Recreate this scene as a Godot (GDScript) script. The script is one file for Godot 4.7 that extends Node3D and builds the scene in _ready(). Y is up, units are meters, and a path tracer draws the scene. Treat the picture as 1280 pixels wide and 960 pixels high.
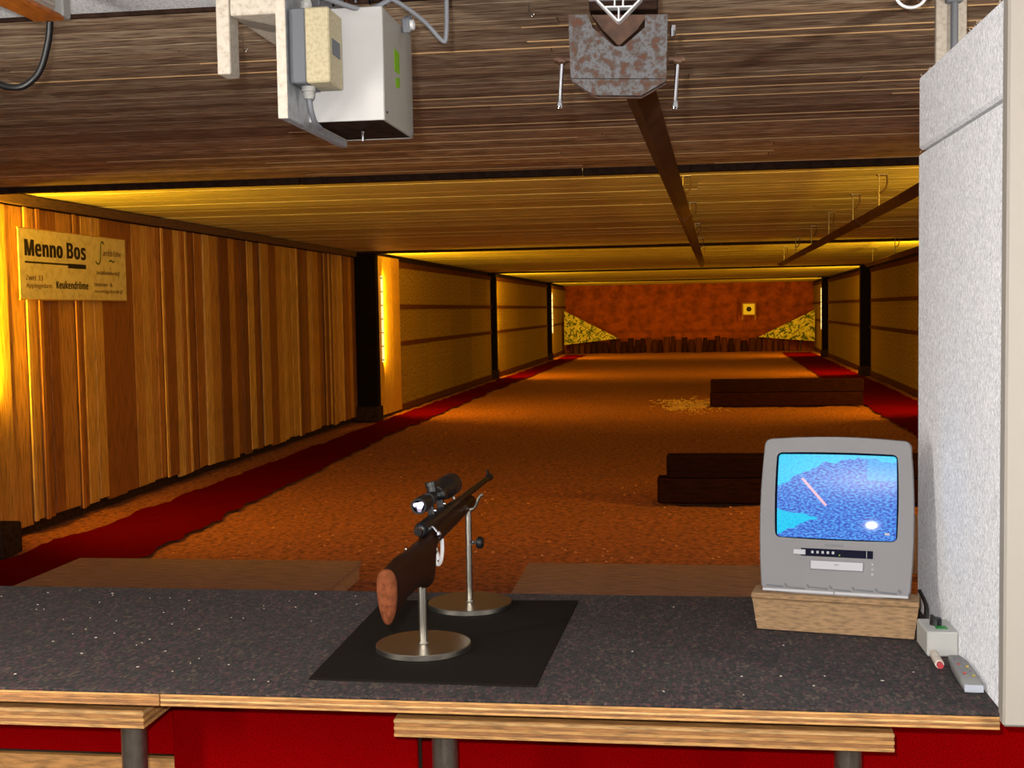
extends Node3D
# An indoor shooting range seen from behind the firing bench. World: x right, y up, the range runs towards -z.
# Helper p(x, y, d): d is the distance down the range.

var rng := RandomNumberGenerator.new()
var used := {}
var box_cache := {}
var tex := {}
var M := {}

func p(x, y, d) -> Vector3:
	return Vector3(x, y, -d)

# ---------------------------------------------------------------- nodes
func numbered(called: String) -> String:
	var n: int = used.get(called, 0)
	used[called] = n + 1
	return called if n == 0 else "%s_%03d" % [called, n]

func thing(called: String, label: String, category: String, at := Vector3.ZERO, group := "") -> Node3D:
	var o := Node3D.new()
	o.name = numbered(called)
	add_child(o)
	o.position = at
	o.set_meta("label", label)
	o.set_meta("category", category)
	if group:
		o.set_meta("group", group)
	return o

func setting(called: String, label := "", at := Vector3.ZERO) -> Node3D:
	var o := Node3D.new()
	o.name = numbered(called)
	add_child(o)
	o.position = at
	o.set_meta("kind", "structure")
	if label:
		o.set_meta("label", label)
	return o

func part(parent: Node3D, called: String, mesh: Mesh, material: Material, at := Vector3.ZERO, turn := Basis.IDENTITY, label := "") -> MeshInstance3D:
	var o := MeshInstance3D.new()
	o.name = called
	o.mesh = mesh
	o.material_override = material
	parent.add_child(o, true)
	o.transform = Transform3D(turn, at)
	o.cast_shadow = GeometryInstance3D.SHADOW_CASTING_SETTING_ON
	if label:
		o.set_meta("label", label)
	return o

func tag(o: Node, label: String, category: String, group := "", kind := "") -> Node:
	o.name = numbered(o.name)
	o.set_meta("label", label)
	o.set_meta("category", category)
	if group:
		o.set_meta("group", group)
	if kind:
		o.set_meta("kind", kind)
	return o

func along(dir: Vector3, up := Vector3.UP) -> Basis:
	# local z runs along dir
	var z := dir.normalized()
	if absf(z.dot(up)) > 0.99:
		up = Vector3.RIGHT
	var x := up.cross(z).normalized()
	return Basis(x, z.cross(x), z)

# ---------------------------------------------------------------- shapes
func face(st: SurfaceTool, a: Vector3, b: Vector3, c: Vector3, n: Vector3) -> void:
	if (c - a).cross(b - a).dot(n) < 0.0:
		var t := b
		b = c
		c = t
	for v in [a, b, c]:
		st.add_vertex(v)

func quad(st: SurfaceTool, a: Vector3, b: Vector3, c: Vector3, d: Vector3, n: Vector3) -> void:
	face(st, a, b, c, n)
	face(st, a, c, d, n)

func begin(flat := false) -> SurfaceTool:
	var st := SurfaceTool.new()
	st.begin(Mesh.PRIMITIVE_TRIANGLES)
	st.set_smooth_group(-1 if flat else 0)
	return st

func finish(st: SurfaceTool) -> ArrayMesh:
	st.generate_normals()
	return st.commit()

func add_box(st: SurfaceTool, s: Vector3, bevel := 0.003, at := Vector3.ZERO, turn := Basis.IDENTITY) -> void:
	# chamfered box, 44 triangles
	var h := s / 2.0
	var bv := minf(bevel, minf(h.x, minf(h.y, h.z)) * 0.45)
	var vs := {}
	for sx in [-1, 1]:
		for sy in [-1, 1]:
			for sz in [-1, 1]:
				for ax in 3:
					var v := Vector3(sx * (h.x - bv), sy * (h.y - bv), sz * (h.z - bv))
					v[ax] = [sx, sy, sz][ax] * h[ax]
					vs[[sx, sy, sz, ax]] = at + turn * v
	st.set_smooth_group(-1)
	for ax in 3:
		var u := (ax + 1) % 3
		var w := (ax + 2) % 3
		for s1 in [-1, 1]:
			var q := []
			for c in [[-1, -1], [1, -1], [1, 1], [-1, 1]]:
				var k := [0, 0, 0]
				k[ax] = s1
				k[u] = c[0]
				k[w] = c[1]
				q.append(vs[[k[0], k[1], k[2], ax]])
			var n := Vector3.ZERO
			n[ax] = s1
			quad(st, q[0], q[1], q[2], q[3], turn * n)
		for su in [-1, 1]:
			for sw in [-1, 1]:
				var k0 := [0, 0, 0]
				var k1 := [0, 0, 0]
				k0[ax] = -1
				k1[ax] = 1
				for k in [k0, k1]:
					k[u] = su
					k[w] = sw
				var n2 := Vector3.ZERO
				n2[u] = su
				n2[w] = sw
				quad(st, vs[[k0[0], k0[1], k0[2], u]], vs[[k1[0], k1[1], k1[2], u]], vs[[k1[0], k1[1], k1[2], w]], vs[[k0[0], k0[1], k0[2], w]], turn * n2)
	for sx in [-1, 1]:
		for sy in [-1, 1]:
			for sz in [-1, 1]:
				face(st, vs[[sx, sy, sz, 0]], vs[[sx, sy, sz, 1]], vs[[sx, sy, sz, 2]], turn * Vector3(sx, sy, sz))

func box(s: Vector3, bevel := 0.003) -> ArrayMesh:
	var key := [s.snapped(Vector3.ONE * 0.0005), bevel]
	if not box_cache.has(key):
		var st := begin(true)
		add_box(st, s, bevel)
		box_cache[key] = finish(st)
	return box_cache[key]

func add_loft(st: SurfaceTool, rings: Array, capped := true) -> void:
	# rings: arrays of points, all the same count
	st.set_smooth_group(0)
	var n: int = rings[0].size()
	var mids := []
	for r in rings:
		var m := Vector3.ZERO
		for v in r:
			m += v
		mids.append(m / n)
	for i in rings.size() - 1:
		var mid: Vector3 = (mids[i] + mids[i + 1]) / 2.0
		for j in n:
			var k := (j + 1) % n
			var a: Vector3 = rings[i][j]
			var b: Vector3 = rings[i][k]
			var c: Vector3 = rings[i + 1][k]
			var d: Vector3 = rings[i + 1][j]
			var out := (a + b + c + d) / 4.0 - mid
			var nn := (b - a).cross(d - a)
			if nn.length() < 1e-12:
				nn = (c - b).cross(d - b)
			var axis: Vector3 = mids[i + 1] - mids[i]
			if out.dot(nn) < 0.0 or (absf(out.normalized().dot(nn.normalized())) < 0.05 and nn.dot(axis) > 0.0 and false):
				nn = -nn
			quad(st, a, b, c, d, nn)
	if capped:
		st.set_smooth_group(1)
		for e in [0, rings.size() - 1]:
			var o: Vector3 = mids[e] - mids[1 if e == 0 else e - 1]
			for j in n:
				face(st, mids[e], rings[e][j], rings[e][(j + 1) % n], o)

func ring(at: Vector3, turn: Basis, rx: float, ry: float, n := 16, power := 2.0, egg := 0.0) -> Array:
	var r := []
	for i in n:
		var a := TAU * i / n
		var c := cos(a)
		var s := sin(a)
		r.append(at + turn * Vector3(rx * (1.0 + egg * s) * signf(c) * pow(absf(c), 2.0 / power), ry * signf(s) * pow(absf(s), 2.0 / power), 0))
	return r

func lathe(profile: Array, n := 24, axis := Vector3.UP) -> ArrayMesh:
	# profile: [radius, height] from one end to the other; every step that turns sharply is its own edge
	var st := begin()
	var b := along(axis)
	for i in profile.size() - 1:
		st.set_smooth_group(i)
		var a0: Vector2 = profile[i]
		var a1: Vector2 = profile[i + 1]
		for j in n:
			var t0 := TAU * j / n
			var t1 := TAU * (j + 1) / n
			var d0 := Vector3(cos(t0), sin(t0), 0)
			var d1 := Vector3(cos(t1), sin(t1), 0)
			var q := [d0 * a0.x + Vector3(0, 0, a0.y), d1 * a0.x + Vector3(0, 0, a0.y), d1 * a1.x + Vector3(0, 0, a1.y), d0 * a1.x + Vector3(0, 0, a1.y)]
			var slope := a1 - a0
			var nn := (d0 + d1) * slope.y + Vector3(0, 0, -slope.x * 2.0)
			if a0.x < 1e-6:
				face(st, b * q[0], b * q[2], b * q[3], b * nn)
			elif a1.x < 1e-6:
				face(st, b * q[0], b * q[1], b * q[2], b * nn)
			else:
				quad(st, b * q[0], b * q[1], b * q[2], b * q[3], b * nn)
	return finish(st)

func add_tube(st: SurfaceTool, pts: Array, r: float, n := 10) -> void:
	var rings := []
	var up := Vector3.UP
	for i in pts.size():
		var d: Vector3 = (pts[mini(i + 1, pts.size() - 1)] - pts[maxi(i - 1, 0)]).normalized()
		if absf(d.dot(up)) > 0.95:
			up = Vector3(0.3, 0.1, 1).normalized()
		var b := along(d, up)
		up = b.y
		rings.append(ring(pts[i], b, r, r, n))
	add_loft(st, rings)

func tube(pts: Array, r: float, n := 10) -> ArrayMesh:
	var st := begin()
	add_tube(st, pts, r, n)
	return finish(st)

func curve(pts: Array, steps := 8) -> Array:
	# Catmull-Rom through the points
	var out := []
	for i in pts.size() - 1:
		var a: Vector3 = pts[maxi(i - 1, 0)]
		var b: Vector3 = pts[i]
		var c: Vector3 = pts[i + 1]
		var d: Vector3 = pts[mini(i + 2, pts.size() - 1)]
		for k in steps:
			out.append(b.cubic_interpolate(c, a, d, float(k) / steps))
	out.append(pts[-1])
	return out

func slab(poly: Array, depth: float, bevel := 0.0) -> ArrayMesh:
	# polygon in xy, extruded from z = -depth to z = 0
	var st := begin(true)
	var pk := PackedVector2Array(poly)
	var idx := Geometry2D.triangulate_polygon(pk)
	for i in range(0, idx.size(), 3):
		for z in [0.0, -depth]:
			var v := []
			for k in 3:
				var q := pk[idx[i + k]]
				v.append(Vector3(q.x, q.y, z))
			face(st, v[0], v[1], v[2], Vector3(0, 0, 1 if z == 0.0 else -1))
	var cw := Geometry2D.is_polygon_clockwise(pk)
	for i in pk.size():
		var a := pk[i]
		var b := pk[(i + 1) % pk.size()]
		var n := Vector3(b.y - a.y, a.x - b.x, 0) * (-1.0 if cw else 1.0)
		quad(st, Vector3(a.x, a.y, 0), Vector3(b.x, b.y, 0), Vector3(b.x, b.y, -depth), Vector3(a.x, a.y, -depth), n)
	return finish(st)

func rounded(w: float, h: float, r: float, seg := 5, bow := 0.0) -> Array:
	var out := []
	for c in [[1, 1, 0], [-1, 1, 1], [-1, -1, 2], [1, -1, 3]]:
		for i in seg + 1:
			var a: float = (c[2] + float(i) / seg) * PI / 2
			out.append(Vector2(c[0] * (w / 2 - r) + cos(a) * r, c[1] * (h / 2 - r) + sin(a) * r))
		# points along the next side, bowed outwards
		var q: Vector2 = out[-1]
		var nx := [Vector2(-q.x, q.y), Vector2(q.x, -q.y), Vector2(-q.x, q.y), Vector2(q.x, -q.y)]
		var e: Vector2 = nx[c[2]]
		var nrm: Vector2 = [Vector2(0, 1), Vector2(-1, 0), Vector2(0, -1), Vector2(1, 0)][c[2]]
		for i in range(1, 6):
			var t := i / 6.0
			out.append(q.lerp(e, t) + nrm * bow * 4.0 * t * (1.0 - t))
	return out

func words(parent: Node3D, text: String, width: float, height: float, at: Vector3, turn: Basis, material: Material, called := "lettering", bold := true, serif := false, thick := 0.002, heavy := false) -> MeshInstance3D:
	# lettering whose lower left corner lies at `at`
	var t := TextMesh.new()
	var f := SystemFont.new()
	f.font_names = PackedStringArray(["Droid Serif" if serif else "Droid Sans"])
	f.font_weight = 700 if bold else 400
	t.font = f
	t.text = text
	t.font_size = 64
	t.pixel_size = 0.01
	t.depth = 0.02
	t.curve_step = 2.0
	t.horizontal_alignment = HORIZONTAL_ALIGNMENT_LEFT
	var ab := t.get_aabb()
	var k := Vector3(width / ab.size.x, height / ab.size.y, thick / 0.02)
	var o := part(parent, called, t, material)
	var b := Basis(turn.x * k.x, turn.y * k.y, turn.z * k.z)
	o.transform = Transform3D(b, at - b * Vector3(ab.position.x, ab.position.y, ab.position.z))
	if heavy:
		# thicken the strokes with a second impression beside the first
		var o2 := part(parent, called, t, material)
		o2.transform = o.transform.translated_local(Vector3(ab.size.x * 0.009, 0, -0.002))
		o.transform = o.transform.translated_local(Vector3(-ab.size.x * 0.009, 0, 0))
	return o

# ---------------------------------------------------------------- materials
func noise_tex(key: String, sd: int, freq: float, octaves: int, stops: Array, size := 512, type := FastNoiseLite.TYPE_SIMPLEX_SMOOTH) -> Texture2D:
	var n := FastNoiseLite.new()
	n.seed = sd
	n.noise_type = type
	n.frequency = freq
	n.fractal_octaves = octaves
	n.fractal_gain = 0.6
	var g := Gradient.new()
	var off := PackedFloat32Array()
	var col := PackedColorArray()
	for s in stops:
		off.append(s[0])
		col.append(s[1])
	g.offsets = off
	g.colors = col
	var t := NoiseTexture2D.new()
	t.width = size
	t.height = size
	t.seamless = true
	t.noise = n
	t.color_ramp = g
	tex[key] = t
	return t

func plain(c: Color, rough := 0.6, metal := 0.0) -> StandardMaterial3D:
	var m := StandardMaterial3D.new()
	m.albedo_color = c
	m.roughness = rough
	m.metallic = metal
	return m

func textured(c: Color, key: String, scale: Vector3, rough := 0.75, metal := 0.0, offset := Vector3.ZERO, relief := "", cm := 0.2) -> StandardMaterial3D:
	var m := plain(c, rough, metal)
	m.albedo_texture = tex[key]
	m.uv1_triplanar = true
	m.uv1_world_triplanar = true
	m.uv1_scale = scale
	m.uv1_offset = offset
	if relief:
		m.heightmap_enabled = true
		m.heightmap_texture = tex[relief]
		m.heightmap_scale = cm
	return m

func wood_set(tints: Array, key: String, scale: Vector3, rough := 0.75, relief := "") -> Array:
	var out := []
	for i in tints.size():
		out.append(textured(tints[i], key, scale, rough, 0.0, Vector3(0.37 * i, 0.23 * i + 0.11 * i * i, 0.61 * i), relief, 0.15))
	return out

func speckle(key: String, base: Color, palette: Array, count: int, wmax: int, hmax: int, size := 512) -> void:
	var im := Image.create(size, size, false, Image.FORMAT_RGB8)
	im.fill(base)
	for i in count:
		im.fill_rect(Rect2i(rng.randi_range(0, size - 1), rng.randi_range(0, size - 1), rng.randi_range(1, wmax), rng.randi_range(1, hmax)), palette[rng.randi_range(0, palette.size() - 1)])
	tex[key] = ImageTexture.create_from_image(im)

func grey(v: float) -> Color:
	return Color(v, v, v)

func make_materials() -> void:
	noise_tex("grain", 11, 0.022, 5, [[0.1, grey(0.66)], [0.4, grey(0.84)], [0.6, grey(0.94)], [0.9, grey(1.0)]])
	noise_tex("weathered", 12, 0.016, 6, [[0.15, Color(0.50, 0.40, 0.35)], [0.38, Color(0.76, 0.69, 0.62)], [0.6, Color(0.88, 0.83, 0.77)], [0.9, Color(1.0, 0.96, 0.90)]])
	noise_tex("woolboard", 13, 0.05, 4, [[0.2, Color(0.52, 0.46, 0.38)], [0.45, Color(0.80, 0.75, 0.66)], [0.8, Color(1, 0.97, 0.9)]])
	noise_tex("sand", 14, 0.035, 6, [[0.2, Color(0.58, 0.48, 0.42)], [0.45, Color(0.85, 0.80, 0.76)], [0.62, Color(0.95, 0.93, 0.90)], [0.85, Color(1, 1, 1)]])
	noise_tex("sandbump", 15, 0.03, 5, [[0.0, grey(0.0)], [1.0, grey(1.0)]])
	noise_tex("earth", 16, 0.012, 6, [[0.15, Color(0.66, 0.60, 0.56)], [0.5, Color(0.86, 0.83, 0.80)], [0.85, Color(1, 1, 1)]])
	noise_tex("rust", 17, 0.016, 6, [[0.2, Color(0.33, 0.19, 0.12)], [0.36, Color(0.30, 0.235, 0.20)], [0.5, Color(0.34, 0.325, 0.32)], [0.64, Color(0.40, 0.405, 0.42)], [0.78, Color(0.32, 0.29, 0.28)], [0.9, Color(0.35, 0.23, 0.16)]])
	noise_tex("pile", 18, 0.12, 3, [[0.2, grey(0.6)], [0.8, grey(1.0)]])
	noise_tex("dirt", 19, 0.02, 5, [[0.1, Color(0.86, 0.84, 0.80)], [0.45, grey(0.96)], [0.8, grey(1.0)]])
	speckle("bench_carpet", Color(0.17, 0.15, 0.16), [Color(0.09, 0.08, 0.09), Color(0.25, 0.22, 0.22), Color(0.34, 0.21, 0.24), Color(0.17, 0.21, 0.17), Color(0.36, 0.33, 0.29), Color(0.07, 0.07, 0.08), Color(0.27, 0.19, 0.21), Color(0.12, 0.11, 0.11)], 30000, 5, 10)
	speckle("grey_carpet", Color(0.83, 0.835, 0.84), [Color(0.66, 0.67, 0.69), Color(0.92, 0.92, 0.93), Color(0.77, 0.77, 0.79), Color(0.88, 0.88, 0.89), Color(0.97, 0.97, 0.97), Color(0.72, 0.73, 0.75)], 42000, 2, 7)
	tex["screen"] = screen_picture()
	tex["mural_a"] = mural_picture(5)
	tex["mural_b"] = mural_picture(9)

	M.ceiling_wood = wood_set([Color(0.82, 0.745, 0.66), Color(0.74, 0.655, 0.57), Color(0.88, 0.815, 0.73), Color(0.77, 0.68, 0.595), Color(0.68, 0.58, 0.495), Color(0.84, 0.75, 0.65)], "weathered", Vector3(0.7, 3.0, 5.0), 0.85)
	M.tongue = plain(Color(0.78, 0.63, 0.44), 0.7)
	M.bay_wood = wood_set([Color(0.90, 0.85, 0.70), Color(0.86, 0.80, 0.64), Color(0.93, 0.89, 0.75), Color(0.88, 0.83, 0.68), Color(0.82, 0.75, 0.60)], "grain", Vector3(0.22, 3.0, 3.0), 0.55)
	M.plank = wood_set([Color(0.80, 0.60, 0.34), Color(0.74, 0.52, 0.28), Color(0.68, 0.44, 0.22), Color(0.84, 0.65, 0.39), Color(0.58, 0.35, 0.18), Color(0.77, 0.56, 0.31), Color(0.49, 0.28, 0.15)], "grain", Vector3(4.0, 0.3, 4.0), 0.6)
	M.sheet = wood_set([Color(0.68, 0.58, 0.42), Color(0.65, 0.555, 0.40), Color(0.70, 0.60, 0.44)], "woolboard", Vector3(1.6, 0.7, 1.6), 0.95)
	M.batten = textured(Color(0.38, 0.22, 0.13), "grain", Vector3(0.5, 4.0, 0.5), 0.7)
	M.dark_wood = textured(Color(0.23, 0.165, 0.135), "grain", Vector3(1.5, 1.5, 1.5), 0.75)
	M.post = textured(Color(0.11, 0.085, 0.08), "grain", Vector3(4, 0.6, 4), 0.7)
	M.rail_top = textured(Color(0.40, 0.28, 0.24), "grain", Vector3(4, 4, 0.6), 0.7)
	M.sand = textured(Color(0.60, 0.325, 0.175), "sand", Vector3(0.9, 0.9, 0.9), 0.95, 0.0, Vector3.ZERO, "sandbump", 1.3)
	M.pebble = plain(Color(0.72, 0.46, 0.28), 0.95)
	M.earth = textured(Color(0.60, 0.27, 0.14), "earth", Vector3(0.35, 0.35, 0.35), 0.95, 0.0, Vector3.ZERO, "sandbump", 3.0)
	M.red = textured(Color(0.42, 0.0, 0.005), "pile", Vector3(3, 3, 3), 1.0)
	M.red.metallic_specular = 0.08
	M.skirt = textured(Color(0.55, 0.0, 0.01), "pile", Vector3(5, 7, 5), 1.0)
	M.skirt.metallic_specular = 0.08
	M.timber = wood_set([Color(0.15, 0.065, 0.045), Color(0.125, 0.055, 0.045), Color(0.17, 0.07, 0.05)], "grain", Vector3(0.5, 4, 4), 0.85)
	for m in M.timber + M.sheet + [M.post, M.dark_wood, M.batten]:
		m.metallic_specular = 0.1
	M.platform = wood_set([Color(0.60, 0.46, 0.42), Color(0.66, 0.52, 0.46)], "grain", Vector3(0.5, 3, 5), 0.8)
	M.ply = wood_set([Color(0.73, 0.54, 0.30), Color(0.64, 0.44, 0.23), Color(0.78, 0.61, 0.38), Color(0.57, 0.38, 0.20)], "grain", Vector3(1.2, 9, 6), 0.65)
	M.ply_top = textured(Color(0.70, 0.50, 0.28), "grain", Vector3(1.0, 6, 8), 0.5)
	M.bench_carpet = textured(Color(0.80, 0.72, 0.68), "bench_carpet", Vector3(1.25, 1.25, 1.25), 0.95)
	M.grey_carpet = textured(Color(1, 1, 1), "grey_carpet", Vector3(1.6, 1.6, 1.6), 0.95, 0.0, Vector3.ZERO, "pile", 0.25)
	M.grey_carpet.rim_enabled = true
	M.grey_carpet.rim = 0.4
	M.cream = plain(Color(0.55, 0.525, 0.485), 0.7)
	M.cream_wood = textured(Color(0.74, 0.70, 0.64), "dirt", Vector3(5, 5, 5), 0.6)
	M.white_box = plain(Color(0.69, 0.685, 0.675), 0.45)
	M.steel_side = plain(Color(0.60, 0.585, 0.555), 0.5, 0.1)
	M.galv = textured(Color(0.62, 0.63, 0.65), "dirt", Vector3(3, 3, 3), 0.5, 0.4)
	M.charcoal = plain(Color(0.33, 0.34, 0.36), 0.6)
	M.beige = textured(Color(0.66, 0.615, 0.49), "dirt", Vector3(9, 9, 9), 0.55)
	M.grey_plastic = plain(Color(0.62, 0.62, 0.60), 0.5)
	M.cable_grey = plain(Color(0.44, 0.45, 0.47), 0.5)
	M.black = plain(Color(0.05, 0.05, 0.055), 0.4)
	M.black_matte = plain(Color(0.045, 0.043, 0.043), 0.85)
	M.rubber = textured(Color(0.125, 0.105, 0.085), "pile", Vector3(6, 6, 6), 0.9)
	M.steel = plain(Color(0.62, 0.60, 0.56), 0.32, 1.0)
	M.chrome = plain(Color(0.82, 0.82, 0.84), 0.12, 1.0)
	M.leg_steel = textured(Color(0.50, 0.46, 0.42), "dirt", Vector3(5, 3, 5), 0.35, 0.9)
	M.rust = textured(Color(1, 1, 1), "rust", Vector3(3.6, 3.6, 3.6), 0.75, 0.1)
	M.rail = textured(Color(0.36, 0.25, 0.17), "earth", Vector3(2, 2, 0.7), 0.55, 0.35)
	M.alu = plain(Color(0.90, 0.90, 0.90), 0.35, 0.3)
	M.gun_steel = plain(Color(0.05, 0.05, 0.055), 0.35, 0.0)
	M.gun_steel.metallic_specular = 0.4
	M.walnut = textured(Color(0.145, 0.075, 0.05), "grain", Vector3(8, 8, 2), 0.42)
	M.pad = textured(Color(0.435, 0.24, 0.145), "grain", Vector3(4, 4, 4), 0.9)
	M.pad.metallic_specular = 0.15
	M.walnut.metallic_specular = 0.2
	M.rubber.metallic_specular = 0.2
	M.tv = plain(Color(0.455, 0.45, 0.45), 0.6, 0.0)
	M.tv.metallic_specular = 0.3
	M.tv_dark = plain(Color(0.40, 0.38, 0.41), 0.55)
	M.tv_light = plain(Color(0.62, 0.62, 0.63), 0.6)
	M.tv_strip = plain(Color(0.05, 0.05, 0.12), 0.6)
	M.tv_strip.metallic_specular = 0.15
	M.green = plain(Color(0.05, 0.42, 0.14), 0.5)
	M.sticker = plain(Color(0.42, 0.60, 0.06), 0.6)
	M.sign = textured(Color(0.80, 0.74, 0.58), "dirt", Vector3(1, 1, 1), 0.45)
	M.ink = plain(Color(0.10, 0.05, 0.07), 0.6)
	M.ink_thin = plain(Color(0.36, 0.24, 0.14), 0.6)
	M.ink_green = plain(Color(0.20, 0.25, 0.12), 0.6)
	M.stand_wood = textured(Color(0.58, 0.455, 0.31), "grain", Vector3(2.5, 14, 6), 0.8)
	M.log = wood_set([Color(0.27, 0.14, 0.09), Color(0.20, 0.105, 0.07), Color(0.34, 0.18, 0.11)], "grain", Vector3(5, 0.8, 5), 0.9)
	for m in M.log:
		m.metallic_specular = 0.1
	M.dark_room = plain(Color(0.30, 0.28, 0.26), 0.9)
	M.lens = plain(Color(0.10, 0.09, 0.14), 0.03)
	M.lens.metallic = 0.6
	M.lens.metallic_specular = 1.0
	M.ocular = plain(Color(0.92, 0.90, 0.97), 0.16, 1.0)
	M.diffuser = plain(Color(0.62, 0.58, 0.54), 0.2)
	M.amber_wood = textured(Color(0.66, 0.36, 0.12), "grain", Vector3(6, 6, 1.5), 0.4)
	M.tube = plain(Color(0.95, 0.92, 0.85), 0.4)
	M.tube.emission_enabled = true
	M.tube.emission = Color(1.0, 0.86, 0.55)
	M.tube.emission_energy_multiplier = 1.6
	M.white_tube = plain(Color(0.95, 0.95, 0.95), 0.4)
	M.white_tube.emission_enabled = true
	M.white_tube.emission = Color(1.0, 0.98, 0.95)
	M.white_tube.emission_energy_multiplier = 1.5
	M.screen = plain(Color(0.02, 0.02, 0.03), 0.03)
	M.screen.emission_enabled = true
	M.screen.emission = Color(1, 1, 1)
	M.screen.emission_texture = tex["screen"]
	M.screen.emission_operator = BaseMaterial3D.EMISSION_OP_MULTIPLY
	M.screen.emission_energy_multiplier = 0.95
	M.mural_a = plain(Color(1, 1, 1), 0.8)
	M.mural_a.albedo_texture = tex["mural_a"]
	M.mural_b = plain(Color(1, 1, 1), 0.8)
	M.mural_b.albedo_texture = tex["mural_b"]

func screen_picture() -> Texture2D:
	# the television shows a sandy bank in false blue with a pale stick
	var w := 320
	var h := 240
	var im := Image.create(w, h, false, Image.FORMAT_RGB8)
	var n := FastNoiseLite.new()
	n.seed = 3
	n.frequency = 0.11
	n.fractal_octaves = 4
	var n2 := FastNoiseLite.new()
	n2.seed = 8
	n2.frequency = 0.02
	for y in h:
		for x in w:
			var u := x / float(w)
			var v := y / float(h)
			var grain := n.get_noise_2d(x * 0.7, y * 1.5)
			var wob := n2.get_noise_2d(x, y) * 0.06
			var sky := 0.05 + 0.34 * pow(absf(u - 0.62) / 0.62, 1.6) + wob
			if u > 0.62:
				sky = 0.05 + wob
			var c := Color(0.27, 0.42, 0.86)
			c = c.lerp(Color(0.40, 0.72, 1.0), clampf(grain * 1.5 + 0.38, 0, 1))
			c = c.lerp(Color(0.30, 0.30, 0.62), clampf(-grain * 1.4 - 0.15, 0, 1))
			var pool := v > 0.66 + 0.05 * sin(u * 9.0) and u < 0.34 - absf(v - 0.76) * 1.7 + wob
			if v < sky or pool:
				c = Color(0.22, 0.86, 1.0).lerp(Color(0.18, 0.72, 0.98), clampf(grain + 0.2, 0, 1))
			elif u > 0.75 and v < 0.3:
				c = c.lerp(Color(0.22, 0.75, 1.0), 0.6)
			var a := Vector2(0.215, 0.30)
			var b := Vector2(0.41, 0.60)
			var q := Vector2(u, v)
			var t := clampf((q - a).dot(b - a) / (b - a).length_squared(), 0, 1)
			if (q - a.lerp(b, t)).length() < 0.013:
				c = Color(1.0, 0.78, 0.86)
			if u > 0.905 and u < 0.945 and v > 0.90 and v < 0.93:
				c = Color(0.8, 0.8, 0.85)
			im.set_pixel(x, y, c)
	return ImageTexture.create_from_image(im)

func mural_picture(sd: int) -> Texture2D:
	var w := 256
	var im := Image.create(w, w, false, Image.FORMAT_RGB8)
	var r := RandomNumberGenerator.new()
	r.seed = sd
	im.fill(Color(0.66, 0.60, 0.38))
	for i in 380:
		var x := r.randi_range(0, w)
		var y := r.randi_range(0, w)
		var c: Color = [Color(0.16, 0.24, 0.08), Color(0.10, 0.16, 0.07), Color(0.34, 0.38, 0.14), Color(0.74, 0.70, 0.50)][r.randi_range(0, 3)]
		var lean := r.randf_range(-1.2, 1.2)
		for k in r.randi_range(8, 26):
			im.fill_rect(Rect2i(int(x + lean * k), y - k, 5, 3), c)
	return ImageTexture.create_from_image(im)

# ---------------------------------------------------------------- light fittings
const AMBER := Color(1.0, 0.78, 0.13)

func wall_lamp(x: float, d: float, side: int, label: String, power: float, rise := 0.0) -> void:
	# an upright tube on the wall just past a post; it shines down the range and into it
	var t := thing("tube_lamp", label, "lamp", p(x, 0.0, d), "upright tube lamps behind the wall posts")
	part(t, "housing", box(Vector3(0.03, 1.36, 0.06), 0.004), M.cream_wood, Vector3(-side * 0.045, 1.4 + rise, 0.0))
	part(t, "tube", lathe([Vector2(0, -0.61), Vector2(0.016, -0.61), Vector2(0.016, 0.61), Vector2(0, 0.61)], 12), M.tube, Vector3(0, 1.4 + rise, 0))
	for k in 7:
		part(t, "clip", lathe([Vector2(0, -0.008), Vector2(0.019, -0.008), Vector2(0.019, 0.008), Vector2(0, 0.008)], 10), M.black_matte, Vector3(0, 0.82 + rise + k * 0.193, 0))
	var l := AreaLight3D.new()
	l.name = "light"
	l.area_size = Vector2(0.04, 1.22)
	l.light_color = AMBER
	l.light_energy = power
	l.area_range = 40.0
	l.shadow_enabled = true
	t.add_child(l)
	var dir := Vector3(side * 0.75, 0, -1.0).normalized()
	l.transform = Transform3D(along(-dir), Vector3(0, 1.4 + rise, 0) + dir * 0.03)

func cove_lamp(x0: float, x1: float, d: float, y: float, label: String, power: float) -> void:
	# a row of tubes behind a ceiling beam
	var t := thing("cove_lamp", label, "lamp", p((x0 + x1) / 2, y, d), "rows of tubes behind the ceiling beams")
	var n := int((x1 - x0) / 1.3)
	part(t, "batten", box(Vector3(x1 - x0, 0.012, 0.05), 0.003), M.cream_wood, Vector3(0, 0.02, 0.0))
	for k in n:
		part(t, "tube", lathe([Vector2(0, -0.6), Vector2(0.011, -0.6), Vector2(0.011, 0.6), Vector2(0, 0.6)], 10, Vector3.RIGHT), M.tube, Vector3(-(x1 - x0) / 2 + (x1 - x0) * (k + 0.5) / n, 0, 0))
	var l := AreaLight3D.new()
	l.name = "light"
	l.area_size = Vector2(x1 - x0, 0.03)
	l.light_color = AMBER
	l.light_energy = power
	l.area_range = 40.0
	l.shadow_enabled = true
	t.add_child(l)
	var dir := Vector3(0, -0.25, -1.0).normalized()
	l.transform = Transform3D(along(-dir), dir * 0.02)

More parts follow.
